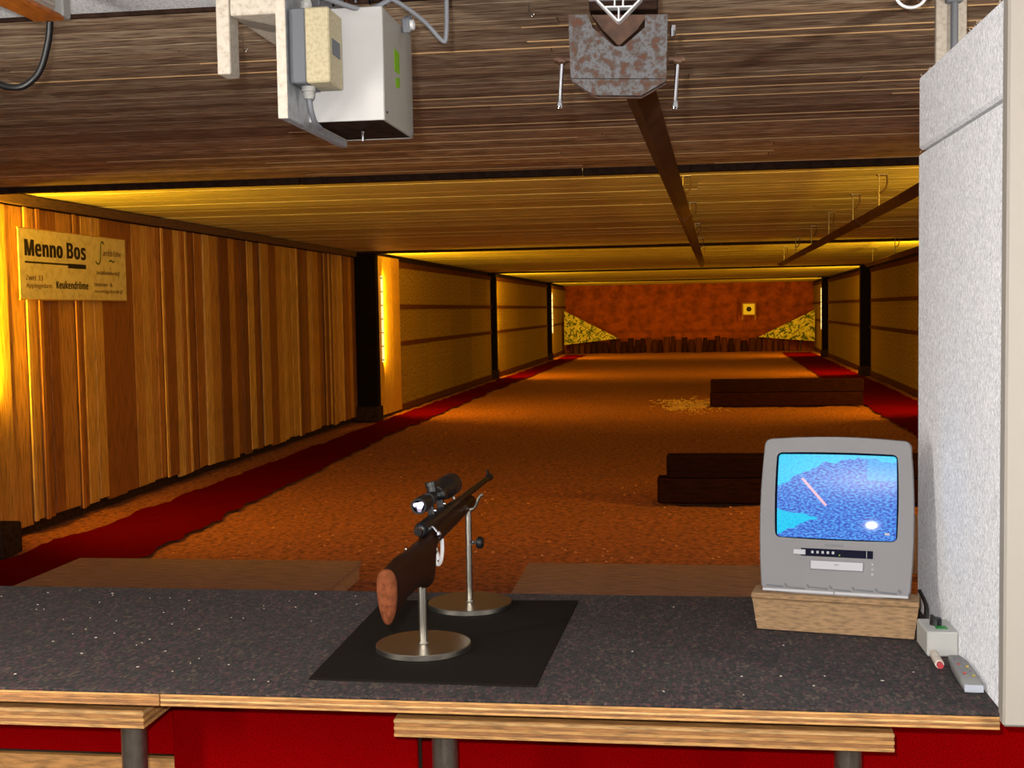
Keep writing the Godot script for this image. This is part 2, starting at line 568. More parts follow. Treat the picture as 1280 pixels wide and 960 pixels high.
# ---------------------------------------------------------------- scene
func _ready() -> void:
	rng.seed = 7
	# camera
	var cam := Camera3D.new()
	cam.name = "camera"
	var yaw := 0.1357
	var pitch := 0.0606
	var roll := -0.0173
	var r0 := Vector3(cos(yaw), 0, -sin(yaw))
	var f0 := Vector3(-sin(yaw), 0, -cos(yaw))
	var fwd := f0 * cos(pitch) - Vector3.UP * sin(pitch)
	var up0 := Vector3.UP * cos(pitch) + f0 * sin(pitch)
	var right := r0 * cos(roll) + up0 * sin(roll)
	var up := up0 * cos(roll) - r0 * sin(roll)
	add_child(cam)
	cam.transform = Transform3D(Basis(right, up, -fwd), p(0, 1.48, 0))
	cam.fov = rad_to_deg(2.0 * atan(480.0 / 1500.0))
	cam.near = 0.05
	cam.far = 120.0
	cam.current = true
	# surroundings: a closed room, no sky
	var we := WorldEnvironment.new()
	var env := Environment.new()
	env.background_mode = Environment.BG_COLOR
	env.background_color = Color.BLACK
	env.tonemap_mode = Environment.TONE_MAPPER_LINEAR
	env.tonemap_exposure = 1.0
	env.sdfgi_enabled = true
	env.ssao_enabled = true
	env.ssil_enabled = true
	we.environment = env
	add_child(we)
	# the camera's own flash, above and left of its lens
	var flash := OmniLight3D.new()
	flash.name = "camera_flash"
	flash.light_color = Color(1.0, 0.98, 0.97)
	flash.light_energy = 6.5
	flash.light_size = 0.015
	flash.omni_range = 60.0
	flash.omni_attenuation = 2.0
	flash.shadow_enabled = true
	add_child(flash)
	flash.position = p(-0.05, 1.555, 0.0)

	# the shooters' room behind the camera is lit by two upright white tube lamps
	for sd in [-1, 1]:
		room_lights.append([Vector3(sd * 1.9, 1.4, -1.15), Vector3(-sd * 0.45, 0, -1.0).normalized(), 3.8])

	make_materials()
	build_shell()
	build_ceiling()
	build_walls()
	build_floor()
	build_range_end()
	build_lamps()
	build_timbers()
	build_rails()
	build_bench()
	build_divider()
	build_stands()
	build_rifle()
	build_television()
	build_bench_things()
	build_motor_box()
	build_clamp()
	build_overhead()
	build_sign()

const X_LEFT := -4.75
const X_RIGHT := 5.0
const BEAMS := [7.06, 16.2, 26.0, 36.0]

func build_shell() -> void:
	var w := X_RIGHT - X_LEFT
	var cx := (X_LEFT + X_RIGHT) / 2
	part(setting("ceiling", "dark slab above the boards"), "slab", box(Vector3(w + 0.4, 0.15, 47), 0.0), M.dark_room, p(cx, 2.55, 20.0))
	part(setting("floor", "dark concrete floor around the firing bench"), "slab", box(Vector3(w + 0.4, 0.2, 47), 0.0), M.dark_room, p(cx, -0.2, 20.0))
	part(setting("wall_left"), "masonry", box(Vector3(0.15, 2.7, 47), 0.0), M.dark_room, p(X_LEFT - 0.1, 1.2, 20))
	part(setting("wall_right"), "masonry", box(Vector3(0.15, 2.7, 47), 0.0), M.dark_room, p(X_RIGHT + 0.1, 1.2, 20))
	part(setting("wall_front"), "masonry", box(Vector3(w + 0.4, 2.7, 0.15), 0.0), M.dark_room, p(cx, 1.2, -3.3))
	part(setting("wall_end"), "masonry", box(Vector3(w + 0.4, 2.7, 0.15), 0.0), M.dark_room, p(cx, 1.2, 43.2))

func build_ceiling() -> void:
	# grey carpeted ceiling over the firing point
	var gc := setting("ceiling", "grey carpeted ceiling over the firing bench")
	part(gc, "carpet_panel", box(Vector3(9.7, 0.03, 6.2), 0.004), M.grey_carpet, p(0.12, 2.318, 0.02))
	part(gc, "edge_strip", box(Vector3(9.7, 0.02, 0.012), 0.002), M.dark_wood, p(0.12, 2.303, 3.126))
	# dark boards of the first bay
	var c1 := setting("ceiling", "weathered dark board ceiling in front of the bench")
	var d := 3.14
	while d < 6.98:
		var w := rng.randf_range(0.085, 0.105)
		if d + w > 7.0:
			w = 7.03 - d
		var cut := rng.randf_range(-3.5, 3.5)
		var ends := [-4.7, cut, 4.95]
		for k in 2:
			var len: float = ends[k + 1] - ends[k] - 0.003
			part(c1, "board", box(Vector3(len, 0.02, w - 0.0015), 0.0012), M.ceiling_wood[rng.randi_range(0, 5)], p((ends[k] + ends[k + 1]) / 2, 2.312 + rng.randf_range(-0.0007, 0.0007), d + w / 2))
		if rng.randf() < 0.30:
			var tl := rng.randf_range(1.0, 5.5)
			part(c1, "tongue", box(Vector3(tl, 0.004, rng.randf_range(0.003, 0.006)), 0.001), M.tongue, p(rng.randf_range(-3.0, 2.6), 2.3005, d))
		d += w
	# paler boards of the bays beyond
	for b in 4:
		var c := setting("ceiling", ["pale board ceiling of the lit bay with the sign", "pale board ceiling of the second lit bay", "pale board ceiling of the third lit bay", "pale board ceiling of the last lit bay"][b])
		var e: float = [7.10, 16.26, 26.06, 36.06][b]
		var stop: float = [16.14, 25.94, 35.94, 42.9][b]
		while e < stop - 0.02:
			var w2 := rng.randf_range(0.17, 0.21) if b == 0 else 0.25
			w2 = minf(w2, stop - e)
			var cut2 := rng.randf_range(-3.0, 3.5)
			var ends2 := [-4.7, cut2, 4.95]
			for k in 2:
				part(c, "board", box(Vector3(ends2[k + 1] - ends2[k] - 0.003, 0.02, w2 - 0.004), 0.002), M.bay_wood[rng.randi_range(0, 4)], p((ends2[k] + ends2[k + 1]) / 2, 2.345 + rng.randf_range(-0.0015, 0.0015), e + w2 / 2))
			e += w2
	# beams across
	for b in 4:
		var t := setting("trim_%d" % (b + 1), "dark beam across the range ceiling")
		if b == 0:
			var x := -4.7
			while x < 4.9:
				var l := minf(rng.randf_range(1.6, 3.2), 4.95 - x)
				part(t, "beam_board", box(Vector3(l - 0.004, 0.16, 0.05), 0.004), M.dark_wood, p(x + l / 2, 2.343 + rng.randf_range(-0.002, 0.002), BEAMS[0]))
				x += l
		else:
			part(t, "beam", box(Vector3(9.65, 0.15, 0.10), 0.004), M.dark_wood, p(0.12, 2.376, BEAMS[b]))

func wall_node(called: String, label: String, x0: float, d0: float, x1: float, d1: float) -> Node3D:
	var n := setting(called, label, p(x0, 0, d0))
	n.rotation.y = atan2(d1 - d0, x1 - x0)
	return n

func build_walls() -> void:
	# left: pine planks in the first lit bay. Local x runs down the range, local z into it.
	var wl := wall_node("wall_left", "wall of upright pine planks on the left of the range", -4.44, 6.6, -4.36, 16.1)
	var len := 9.5
	part(wl, "backing", box(Vector3(len, 2.3, 0.03), 0.0), M.dark_wood, Vector3(len / 2, 1.15, -0.06))
	var s := 0.0
	var tone := 0
	while s < len - 0.02:
		var w := minf(rng.randf_range(0.11, 0.25), len - s)
		tone = rng.randi_range(0, 5)
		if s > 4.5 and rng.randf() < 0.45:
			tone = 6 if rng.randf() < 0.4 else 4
		var low := rng.randf_range(0.05, 0.09)
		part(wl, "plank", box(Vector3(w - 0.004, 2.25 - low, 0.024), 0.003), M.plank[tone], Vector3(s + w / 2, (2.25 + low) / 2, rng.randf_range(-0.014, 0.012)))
		if rng.randf() < 0.3:
			part(wl, "cover_strip", box(Vector3(0.045, 2.25 - low, 0.012), 0.004), M.plank[rng.randi_range(0, 3)], Vector3(s, (2.25 + low) / 2, 0.022))
		s += w
	part(wl, "top_rail", box(Vector3(len, 0.07, 0.05), 0.004), M.rail_top, Vector3(len / 2, 2.295, 0.02))
	# panelled bays
	panel_bay("wall_left", "wall of pale wood-wool sheets with brown battens past the plank wall", -4.15, 16.3, -3.98, 25.9, 1, true)
	panel_bay("wall_left", "wall of pale wood-wool sheets in the third lit bay, left", -3.99, 26.1, -3.80, 35.9, 1, false)
	panel_bay("wall_left", "wall of pale wood-wool sheets before the bullet bank, left", -3.78, 36.1, -3.84, 42.4, 1, false)
	panel_bay("wall_right", "wall of pale wood-wool sheets beside the divider", 3.45, 7.4, 3.72, 16.1, -1, false)
	panel_bay("wall_right", "wall of pale wood-wool sheets with brown battens, right of the far timbers", 3.72, 16.3, 4.06, 25.9, -1, false)
	panel_bay("wall_right", "wall of pale wood-wool sheets in the third lit bay, right", 4.09, 26.1, 4.42, 35.9, -1, false)
	panel_bay("wall_right", "wall of pale wood-wool sheets before the bullet bank, right", 4.40, 36.1, 4.72, 42.4, -1, false)
	# posts
	var ps := [
		[-4.37, 7.0, 0.19, "dark wooden post with block foot at the near end of the plank wall"],
		[-4.25, 16.17, 0.38, "dark wooden post with block foot at the far end of the plank wall"],
		[-4.0, 26.0, 0.28, "dark wooden post between the second and third bays of the left wall"],
		[-3.80, 36.0, 0.25, "dark wooden post before the left mural"],
		[3.60, 7.2, 0.3, "dark wooden post on the right wall hidden beside the divider"],
		[3.80, 16.17, 0.34, "dark wooden post at the near end of the right batten wall"],
		[4.0, 26.0, 0.30, "dark wooden post with conduit at the far end of the right batten wall"],
		[4.40, 36.0, 0.30, "dark wooden post before the right mural"]]
	for q in ps:
		var t := thing("wall_post", q[3], "post", p(q[0], 0.0, q[1]), "posts along the range walls")
		part(t, "shaft", box(Vector3(q[2], 2.3, 0.16), 0.008), M.post, Vector3(0, 1.15, 0))
		part(t, "foot", box(Vector3(0.46 if q[1] == 7.0 else q[2] + 0.05, 0.2, 0.24), 0.01), M.dark_wood, Vector3(0.0, 0.1, 0.02))
		if q[0] == 4.0:
			part(t, "conduit", tube([Vector3(0.19, 0.15, 0.10), Vector3(0.19, 2.2, 0.10)], 0.022, 8), M.grey_plastic)

func panel_bay(called: String, label: String, x0: float, d0: float, x1: float, d1: float, side: int, boards: bool) -> void:
	var n := wall_node(called, label, x0, d0, x1, d1)
	var len := d1 - d0
	part(n, "backing", box(Vector3(len, 2.33, 0.03), 0.0), M.dark_wood, Vector3(len / 2, 1.165, -side * 0.06))
	var start := 0.0
	if boards:
		start = 1.42
		for k in 3:
			part(n, "pine_board", box(Vector3(0.465, 2.26, 0.022), 0.003), M.plank[[3, 0, 5][k]], Vector3(0.24 + k * 0.47, 1.16, 0.01))
	var rows := [[0.06, 1.0], [1.045, 1.555], [1.60, 2.17]]
	var s := start
	while s < len - 0.1:
		var w := minf(1.95, len - s)
		for q in rows:
			part(n, "sheet", box(Vector3(w - 0.001, q[1] - q[0], 0.02), 0.001), M.sheet[rng.randi_range(0, 2)], Vector3(s + w / 2, (q[0] + q[1]) / 2, side * -0.008))
		s += w
	for y in [1.022, 1.578, 2.205]:
		part(n, "batten", box(Vector3(len - start, 0.085 if y > 2 else 0.07, 0.03), 0.004), M.batten, Vector3((len + start) / 2, y, side * 0.008))
	part(n, "skirting", box(Vector3(len - start, 0.1, 0.035), 0.004), M.batten, Vector3((len + start) / 2, 0.06, side * 0.01))

var ground := FastNoiseLite.new()
var room_lights := []

func ground_y(x: float, d: float) -> float:
	var big := ground.get_noise_2d(x * 2.0, d * 2.6) * 0.022
	var fine := ground.get_noise_2d(x * 11.0 + 50.0, d * 11.0) * 0.012
	return -0.012 + (big + fine) * smoothstep(5.6, 7.5, d)

func strip(xa: Callable, xb: Callable, d0: float, d1: float, step: float, cols: int, height: Callable) -> ArrayMesh:
	var st := begin()
	var rows := []
	var d := d0
	while true:
		var row := []
		var a: float = xa.call(d)
		var b: float = xb.call(d)
		for i in cols + 1:
			var x := lerpf(a, b, float(i) / cols)
			row.append(p(x, height.call(x, d), d))
		rows.append(row)
		if d >= d1:
			break
		d = minf(d + maxf(step, d * step / 9.0), d1)
	for j in rows.size() - 1:
		for i in cols:
			quad(st, rows[j][i], rows[j][i + 1], rows[j + 1][i + 1], rows[j + 1][i], Vector3.UP)
	return finish(st)

func edge(pts: Array, d: float, wob: float) -> float:
	var x: float = pts[0][1]
	for i in pts.size() - 1:
		if d >= pts[i][0]:
			x = lerpf(pts[i][1], pts[i + 1][1], clampf((d - pts[i][0]) / (pts[i + 1][0] - pts[i][0]), 0, 1))
	return x + ground.get_noise_2d(d * 6.0, wob * 100.0) * 0.05 * (1.0 if wob > 0 else 0.4)

func build_floor() -> void:
	ground.seed = 21
	ground.frequency = 0.45
	ground.fractal_octaves = 3
	var f := setting("floor", "raked red-brown sand floor of the range")
	part(f, "sand", strip(func(_d): return -4.7, func(_d): return 4.95, 4.4, 42.6, 0.07, 130, ground_y), M.sand)
	# red runners
	var lo := [[5.0, -4.16], [8.0, -4.07], [16.0, -4.0], [26.0, -3.78], [36.0, -3.55], [40.0, -3.55]]
	var li := [[5.0, -3.52], [6.55, -3.52], [6.6, -3.27], [7.0, -3.27], [14.6, -3.44], [22.5, -3.36], [36.0, -3.0], [40.0, -2.9]]
	var ro := [[5.0, 3.3], [16.0, 3.5], [19.0, 3.66], [26.0, 3.88], [36.0, 4.22], [40.0, 4.3]]
	var ri := [[5.0, 2.5], [17.0, 2.74], [24.0, 2.95], [36.0, 3.3], [40.0, 3.4]]
	var lift := func(x, d): return ground_y(x, d) + 0.02
	var a := part(self, "carpet_runner", strip(func(d): return edge(lo, d, -1.0), func(d): return edge(li, d, 1.0), 5.0, 39.5, 0.08, 12, lift), M.red)
	tag(a, "red carpet runner lying on sand along the plank wall", "carpet", "red runners on the sand")
	var b := part(self, "carpet_runner", strip(func(d): return edge(ri, d, 2.0), func(d): return edge(ro, d, -2.0), 5.0, 39.5, 0.08, 12, lift), M.red)
	tag(b, "red carpet runner passing the right end of the far timbers", "carpet", "red runners on the sand")
	# pebbles and clods, nobody could count them
	var st := begin(true)
	for i in 520:
		var d := 6.8 + 14.0 * pow(rng.randf(), 1.9)
		var x := rng.randf_range(-3.2, 2.6)
		var r := rng.randf_range(0.004, 0.014)
		add_clod(st, p(x, ground_y(x, d) + r * 0.3, d), r)
	var g := part(self, "sand_clods", finish(st), M.pebble)
	tag(g, "small clods and pebbles scattered over the sand", "pebbles", "", "stuff")
	# pale chips by the far timbers
	var st2 := begin(true)
	for i in 700:
		var q := Vector2(rng.randfn(0.0, 0.30), rng.randfn(0.0, 0.55))
		var x := 0.22 + q.x * 0.75
		var d := 18.6 + q.y
		if x > 0.5 and d > 18.0 and d < 18.4:
			continue
		add_box(st2, Vector3(rng.randf_range(0.02, 0.07), 0.008, 0.012), 0.0, p(x, ground_y(x, d) + 0.012, d), Basis(Vector3.UP, rng.randf() * TAU))
	var ch := part(self, "wood_chips", finish(st2), M.plank[3])
	tag(ch, "pale splinters of wood strewn at the end of the far timbers", "wood chips", "", "stuff")

func add_clod(st: SurfaceTool, at: Vector3, r: float) -> void:
	var v := []
	for k in 5:
		var a := TAU * k / 5.0 + rng.randf()
		v.append(at + Vector3(cos(a) * r * rng.randf_range(0.7, 1.2), rng.randf_range(-0.2, 0.1) * r, sin(a) * r * rng.randf_range(0.7, 1.2)))
	var top := at + Vector3(0, r * 0.8, 0)
	for k in 5:
		face(st, top, v[k], v[(k + 1) % 5], (v[k] + v[(k + 1) % 5]) / 2 - at + Vector3.UP * r)

func build_range_end() -> void:
	# earth bank at the far end
	var e := setting("wall_back", "red-brown earth bank at the far end of the range")
	var n := FastNoiseLite.new()
	n.seed = 5
	n.frequency = 0.8
	n.fractal_octaves = 4
	var st := begin()
	var grid := []
	for j in 37:
		var row := []
		for i in 121:
			var x := lerpf(-4.5, 4.95, i / 120.0)
			var y := 2.36 * j / 36.0
			var z := 42.35 + n.get_noise_2d(x * 1.2, y * 3.0) * 0.10 - 0.9 * pow(clampf(1.0 - y / 0.8, 0, 1), 1.3) - 0.18 * exp(-pow((y - 0.62 - n.get_noise_1d(x) * 0.06) / 0.07, 2.0))
			row.append(p(x, y, z))
		grid.append(row)
	for j in 36:
		for i in 120:
			quad(st, grid[j][i], grid[j][i + 1], grid[j + 1][i + 1], grid[j + 1][i], Vector3(0, 0, 1))
	part(e, "bank", finish(st), M.earth)
	# palisade of short logs
	var t := thing("log_palisade", "row of short dark logs standing at the foot of the earth bank", "palisade", p(0, 0, 41.0))
	var x := -3.6
	while x < 3.7:
		var w := rng.randf_range(0.13, 0.24)
		var h := rng.randf_range(0.36, 0.56)
		part(t, "log", lathe([Vector2(0, 0), Vector2(w / 2, 0), Vector2(w / 2 * 0.96, h - 0.03), Vector2(w / 2 * 0.8, h), Vector2(0, h)], 9), M.log[rng.randi_range(0, 2)], Vector3(x + w / 2, -0.01, rng.randf_range(-0.04, 0.04)), Basis(Vector3(0, 0, 1), rng.randf_range(-0.04, 0.04)))
		x += w + 0.012
	# painted triangular boards
	mural([Vector2(0, 0), Vector2(1.85, 0.20), Vector2(0.02, 1.15)], "mural_board", "triangular board painted with yellow and green reeds, left of the bank", M.mural_a, p(-3.74, 0.30, 40.7))
	mural([Vector2(0, 0), Vector2(0, 1.04), Vector2(-1.83, 0.16)], "mural_board", "triangular board painted with tall green plants, right of the bank", M.mural_b, p(4.58, 0.32, 40.7))
	# paper target
	var g := thing("paper_target", "paper target with a black bull in a wooden frame", "target", p(2.515, 1.05, 41.95))
	part(g, "card", box(Vector3(0.38, 0.36, 0.012), 0.002), plain(Color(0.93, 0.88, 0.68), 0.7), Vector3(0, 0.36, 0.02), Basis.IDENTITY, "cream target card")
	var bull := part(g, "bull", lathe([Vector2(0, 0), Vector2(0.085, 0), Vector2(0.085, 0.004), Vector2(0, 0.004)], 24, Vector3(0, 0, 1)), M.black_matte, Vector3(0.0, 0.36, 0.027))
	part(bull, "centre", lathe([Vector2(0, 0), Vector2(0.03, 0), Vector2(0.03, 0.003), Vector2(0, 0.003)], 16, Vector3(0, 0, 1)), M.pad, Vector3(0, 0, 0.004))
	for sx in [-1, 1]:
		part(g, "leg", box(Vector3(0.045, 0.6, 0.03), 0.004), M.plank[2], Vector3(sx * 0.215, 0.28, 0.0))
	for sy in [0, 1]:
		part(g, "rail", box(Vector3(0.47, 0.04, 0.03), 0.004), M.plank[2], Vector3(0, 0.165 + sy * 0.40, 0.0))

func mural(poly: Array, called: String, label: String, material: Material, at: Vector3) -> void:
	# flat board with its print laid over its own extent
	var st := begin(true)
	var lo := Vector2(minf(poly[0].x, minf(poly[1].x, poly[2].x)), 0)
	var w := 1.85
	var fr := []
	for q in poly:
		fr.append(q)
	for z in [0.0, -0.02]:
		var n := Vector3(0, 0, 1 if z == 0.0 else -1)
		var o := [0, 1, 2]
		var a := Vector3(fr[0].x, fr[0].y, z)
		var b := Vector3(fr[1].x, fr[1].y, z)
		var c := Vector3(fr[2].x, fr[2].y, z)
		if (c - a).cross(b - a).dot(n) < 0.0:
			o = [0, 2, 1]
		for k in o:
			st.set_uv(Vector2((fr[k].x - lo.x) / w, 1.0 - fr[k].y / 1.2))
			st.add_vertex(Vector3(fr[k].x, fr[k].y, z))
	for i in 3:
		var a: Vector2 = fr[i]
		var b: Vector2 = fr[(i + 1) % 3]
		var mid := (fr[0] + fr[1] + fr[2]) / 3.0 as Vector2
		var out := (a + b) / 2 - mid
		st.set_uv(Vector2(0.5, 0.5))
		quad(st, Vector3(a.x, a.y, 0), Vector3(b.x, b.y, 0), Vector3(b.x, b.y, -0.02), Vector3(a.x, a.y, -0.02), Vector3(out.x, out.y, 0))
	var t := thing(called, label, "painted board", at, "painted boards beside the bank")
	part(t, "panel", finish(st), material)
	var xm: float = (poly[0].x * 0.75 + poly[1].x * 0.25) if poly[0].x == 0 and poly[1].x != 0 else poly[2].x * 0.25
	part(t, "stake", box(Vector3(0.05, at.y + 0.5, 0.03), 0.003), M.dark_wood, Vector3(xm, -at.y + (at.y + 0.5) / 2 - 0.02, -0.05))

func build_lamps() -> void:
	wall_lamp(-4.40, 7.25, 1, "upright tube lamp behind the post at the near end of the plank wall", 5.8, 0.18)
	wall_lamp(-4.11, 16.65, 1, "glowing upright tube lamp past the far post of the plank wall", 11.0)
	wall_lamp(-3.94, 26.35, 1, "upright tube lamp behind the second post of the left batten wall", 13.0)
	wall_lamp(-3.70, 36.45, 1, "glowing upright tube lamp near the left mural board", 12.0)
	wall_lamp(3.42, 7.5, -1, "upright tube lamp on the right wall hidden by the divider", 11.0)
	wall_lamp(3.66, 16.5, -1, "upright tube lamp at the near end of the right batten wall", 11.0)
	wall_lamp(4.0, 26.35, -1, "upright tube lamp behind the post with conduit", 13.0)
	wall_lamp(4.29, 36.45, -1, "glowing upright tube lamp near the right mural board", 12.0)
	cove_lamp(-4.2, 3.3, 7.14, 2.312, "row of amber tubes above the first dark beam near the sign", 4.5)
	cove_lamp(-3.9, 3.6, 16.30, 2.318, "row of amber tubes behind the second ceiling beam", 4.5)
	cove_lamp(-3.8, 3.8, 26.10, 2.318, "row of amber tubes behind the third ceiling beam", 4.5)
	cove_lamp(-3.6, 4.1, 36.10, 2.318, "row of amber tubes behind the last ceiling beam", 4.5)

	for q in room_lights:
		var t := thing("room_lamp", "white tube lamp on the %s side of the room behind the bench" % ("sign" if q[0].x < 0 else "divider"), "lamp", Vector3(q[0].x, 0, q[0].z), "white tube lamps behind the bench")
		var b := along(-q[1])
		part(t, "stand_post", box(Vector3(0.06, 2.3, 0.05), 0.004), M.cream_wood, Vector3(0, 1.15, 0) - q[1] * 0.06, b)
		for k in [-1, 1]:
			part(t, "tube", lathe([Vector2(0, -0.6), Vector2(0.018, -0.6), Vector2(0.018, 0.6), Vector2(0, 0.6)], 12), M.white_tube, Vector3(0, 1.4, 0) + b.x * 0.05 * k)
		var l := AreaLight3D.new()
		l.name = "light"
		l.area_size = Vector2(0.14, 1.2)
		l.light_color = Color(1.0, 0.97, 0.93)
		l.light_energy = q[2]
		l.area_range = 40.0
		l.shadow_enabled = true
		t.add_child(l)
		l.transform = Transform3D(b, Vector3(0, 1.4, 0) + q[1] * 0.03)

func build_timbers() -> void:
	var spots := [
		[Vector3(1.10, 0.095, 9.16), Vector3(2.48, 0.19, 0.22), "lower dark timber of the near stack, set further out at its end"],
		[Vector3(1.17, 0.275, 9.16), Vector3(2.48, 0.17, 0.22), "upper dark timber of the near stack beside the television"],
		[Vector3(1.62, 0.10, 18.2), Vector3(2.21, 0.20, 0.22), "lower dark timber of the far stack beside the red runner"],
		[Vector3(1.63, 0.30, 18.2), Vector3(2.21, 0.195, 0.22), "upper dark timber of the far stack beside the red runner"]]
	for i in spots.size():
		var q = spots[i]
		var t := thing("timber", q[2], "timber", p(q[0].x, q[0].y - q[1].y / 2 + 0.01, q[0].z), "stacked dark timbers on the sand")
		part(t, "beam", box(q[1], 0.012), M.timber[i % 3], Vector3(0, q[1].y / 2, 0))
		for s in [-1, 1]:
			part(t, "end_grain", box(Vector3(0.004, q[1].y - 0.03, q[1].z - 0.03), 0.001), M.log[0], Vector3(s * (q[1].x / 2 + 0.001), q[1].y / 2, 0))
	# two low wooden platforms between bench and sand
	var pl := [[-2.60, 1.68, "low wooden platform with pale top nearer the plank wall"], [0.05, 1.73, "low wooden platform with pale top behind the television"]]
	for q in pl:
		var t := thing("low_platform", q[2], "platform", p(q[0], 0, 5.95), "low platforms before the sand")
		part(t, "top_board", box(Vector3(q[1], 0.03, 1.1), 0.004), M.platform[0], Vector3(0, 0.078, 0))
		part(t, "frame", box(Vector3(q[1] - 0.02, 0.075, 1.08), 0.004), M.platform[1], Vector3(0, 0.024, 0))
	# lane number board
	var nb := thing("number_board", "small pine board with a dark number two by the divider", "sign", p(1.33, 0, 6.75))
	part(nb, "board", box(Vector3(0.22, 0.33, 0.02), 0.003), M.plank[1], Vector3(0, 0.165, 0))
	words(nb, "2", 0.04, 0.052, Vector3(-0.085, 0.268, 0.0105), Basis.IDENTITY, M.ink, "numeral")

func build_rails() -> void:
	rail_run("target_rail", "rusty V-shaped target rail held by the steel clamp", p(-0.118, 2.052, 2.72), p(0.40, 2.075, 17.9), 0.046, [7.9, 9.9, 12.4, 15.0, 17.2], 0.08)
	rail_run("target_rail", "rusty target rail on hangers at the right of the lit ceiling", p(1.24, 2.06, 4.0), p(1.57, 2.075, 18.4), 0.045, [5.5, 8.2, 9.6, 11.4, 13.2, 15.4, 17.6], 0.0)
	rail_run("target_rail", "rusty target rail along the top of the right wall", p(2.30, 2.06, 6.0), p(2.98, 2.075, 19.4), 0.045, [8.0, 10.5, 13.2, 16.0, 18.6], 0.0)

func rail_run(called: String, label: String, a: Vector3, b: Vector3, r: float, hangs: Array, _o: float) -> void:
	var t := thing(called, label, "rail", a, "target rails under the ceiling")
	var dir := (b - a)
	var basis := along(-dir)
	# folded V section with a closed top, in three lengths with joints
	var len := dir.length()
	var cuts := [0.0, len * 0.36, len * 0.70, len]
	for k in 3:
		var poly := [Vector2(-r, r * 0.9), Vector2(-r * 0.86, r * 1.05), Vector2(0, r * 0.14), Vector2(r * 0.86, r * 1.05), Vector2(r, r * 0.9), Vector2(0, -r * 0.12)]
		part(t, "length", slab(poly, cuts[k + 1] - cuts[k] - 0.006), M.rail, basis * Vector3(0, 0, -cuts[k]), basis)
		if k > 0:
			var poly2 := [Vector2(-r * 1.12, r * 0.95), Vector2(0, -r * 0.24), Vector2(r * 1.12, r * 0.95), Vector2(r, r * 0.9), Vector2(0, -r * 0.12), Vector2(-r, r * 0.9)]
			part(t, "joint_sleeve", slab(poly2, 0.24), M.rail, basis * Vector3(0, 0, -cuts[k] + 0.12), basis)
	for d in hangs:
		var k2: float = (d + a.z) / (-dir.z)
		if k2 < 0 or k2 > 1:
			continue
		var q: Vector3 = dir * k2
		var top: float = (2.30 if d < 7.2 else 2.335) - a.y - q.y
		var h := part(t, "hanger", tube([q + Vector3(0.0, r * 0.1, 0), q + Vector3(0.0, top, 0)], 0.006, 6), M.leg_steel)
		part(h, "ceiling_plate", box(Vector3(0.07, 0.008, 0.05), 0.002), M.leg_steel, q + Vector3(0.02, top - 0.004, 0))
		part(h, "hook", tube(curve([q + Vector3(0, top * 0.55, 0), q + Vector3(0.03, top * 0.6, 0), q + Vector3(0.05, top * 0.75, 0), q + Vector3(0.05, top - 0.01, 0)], 4), 0.006, 6), M.rail)

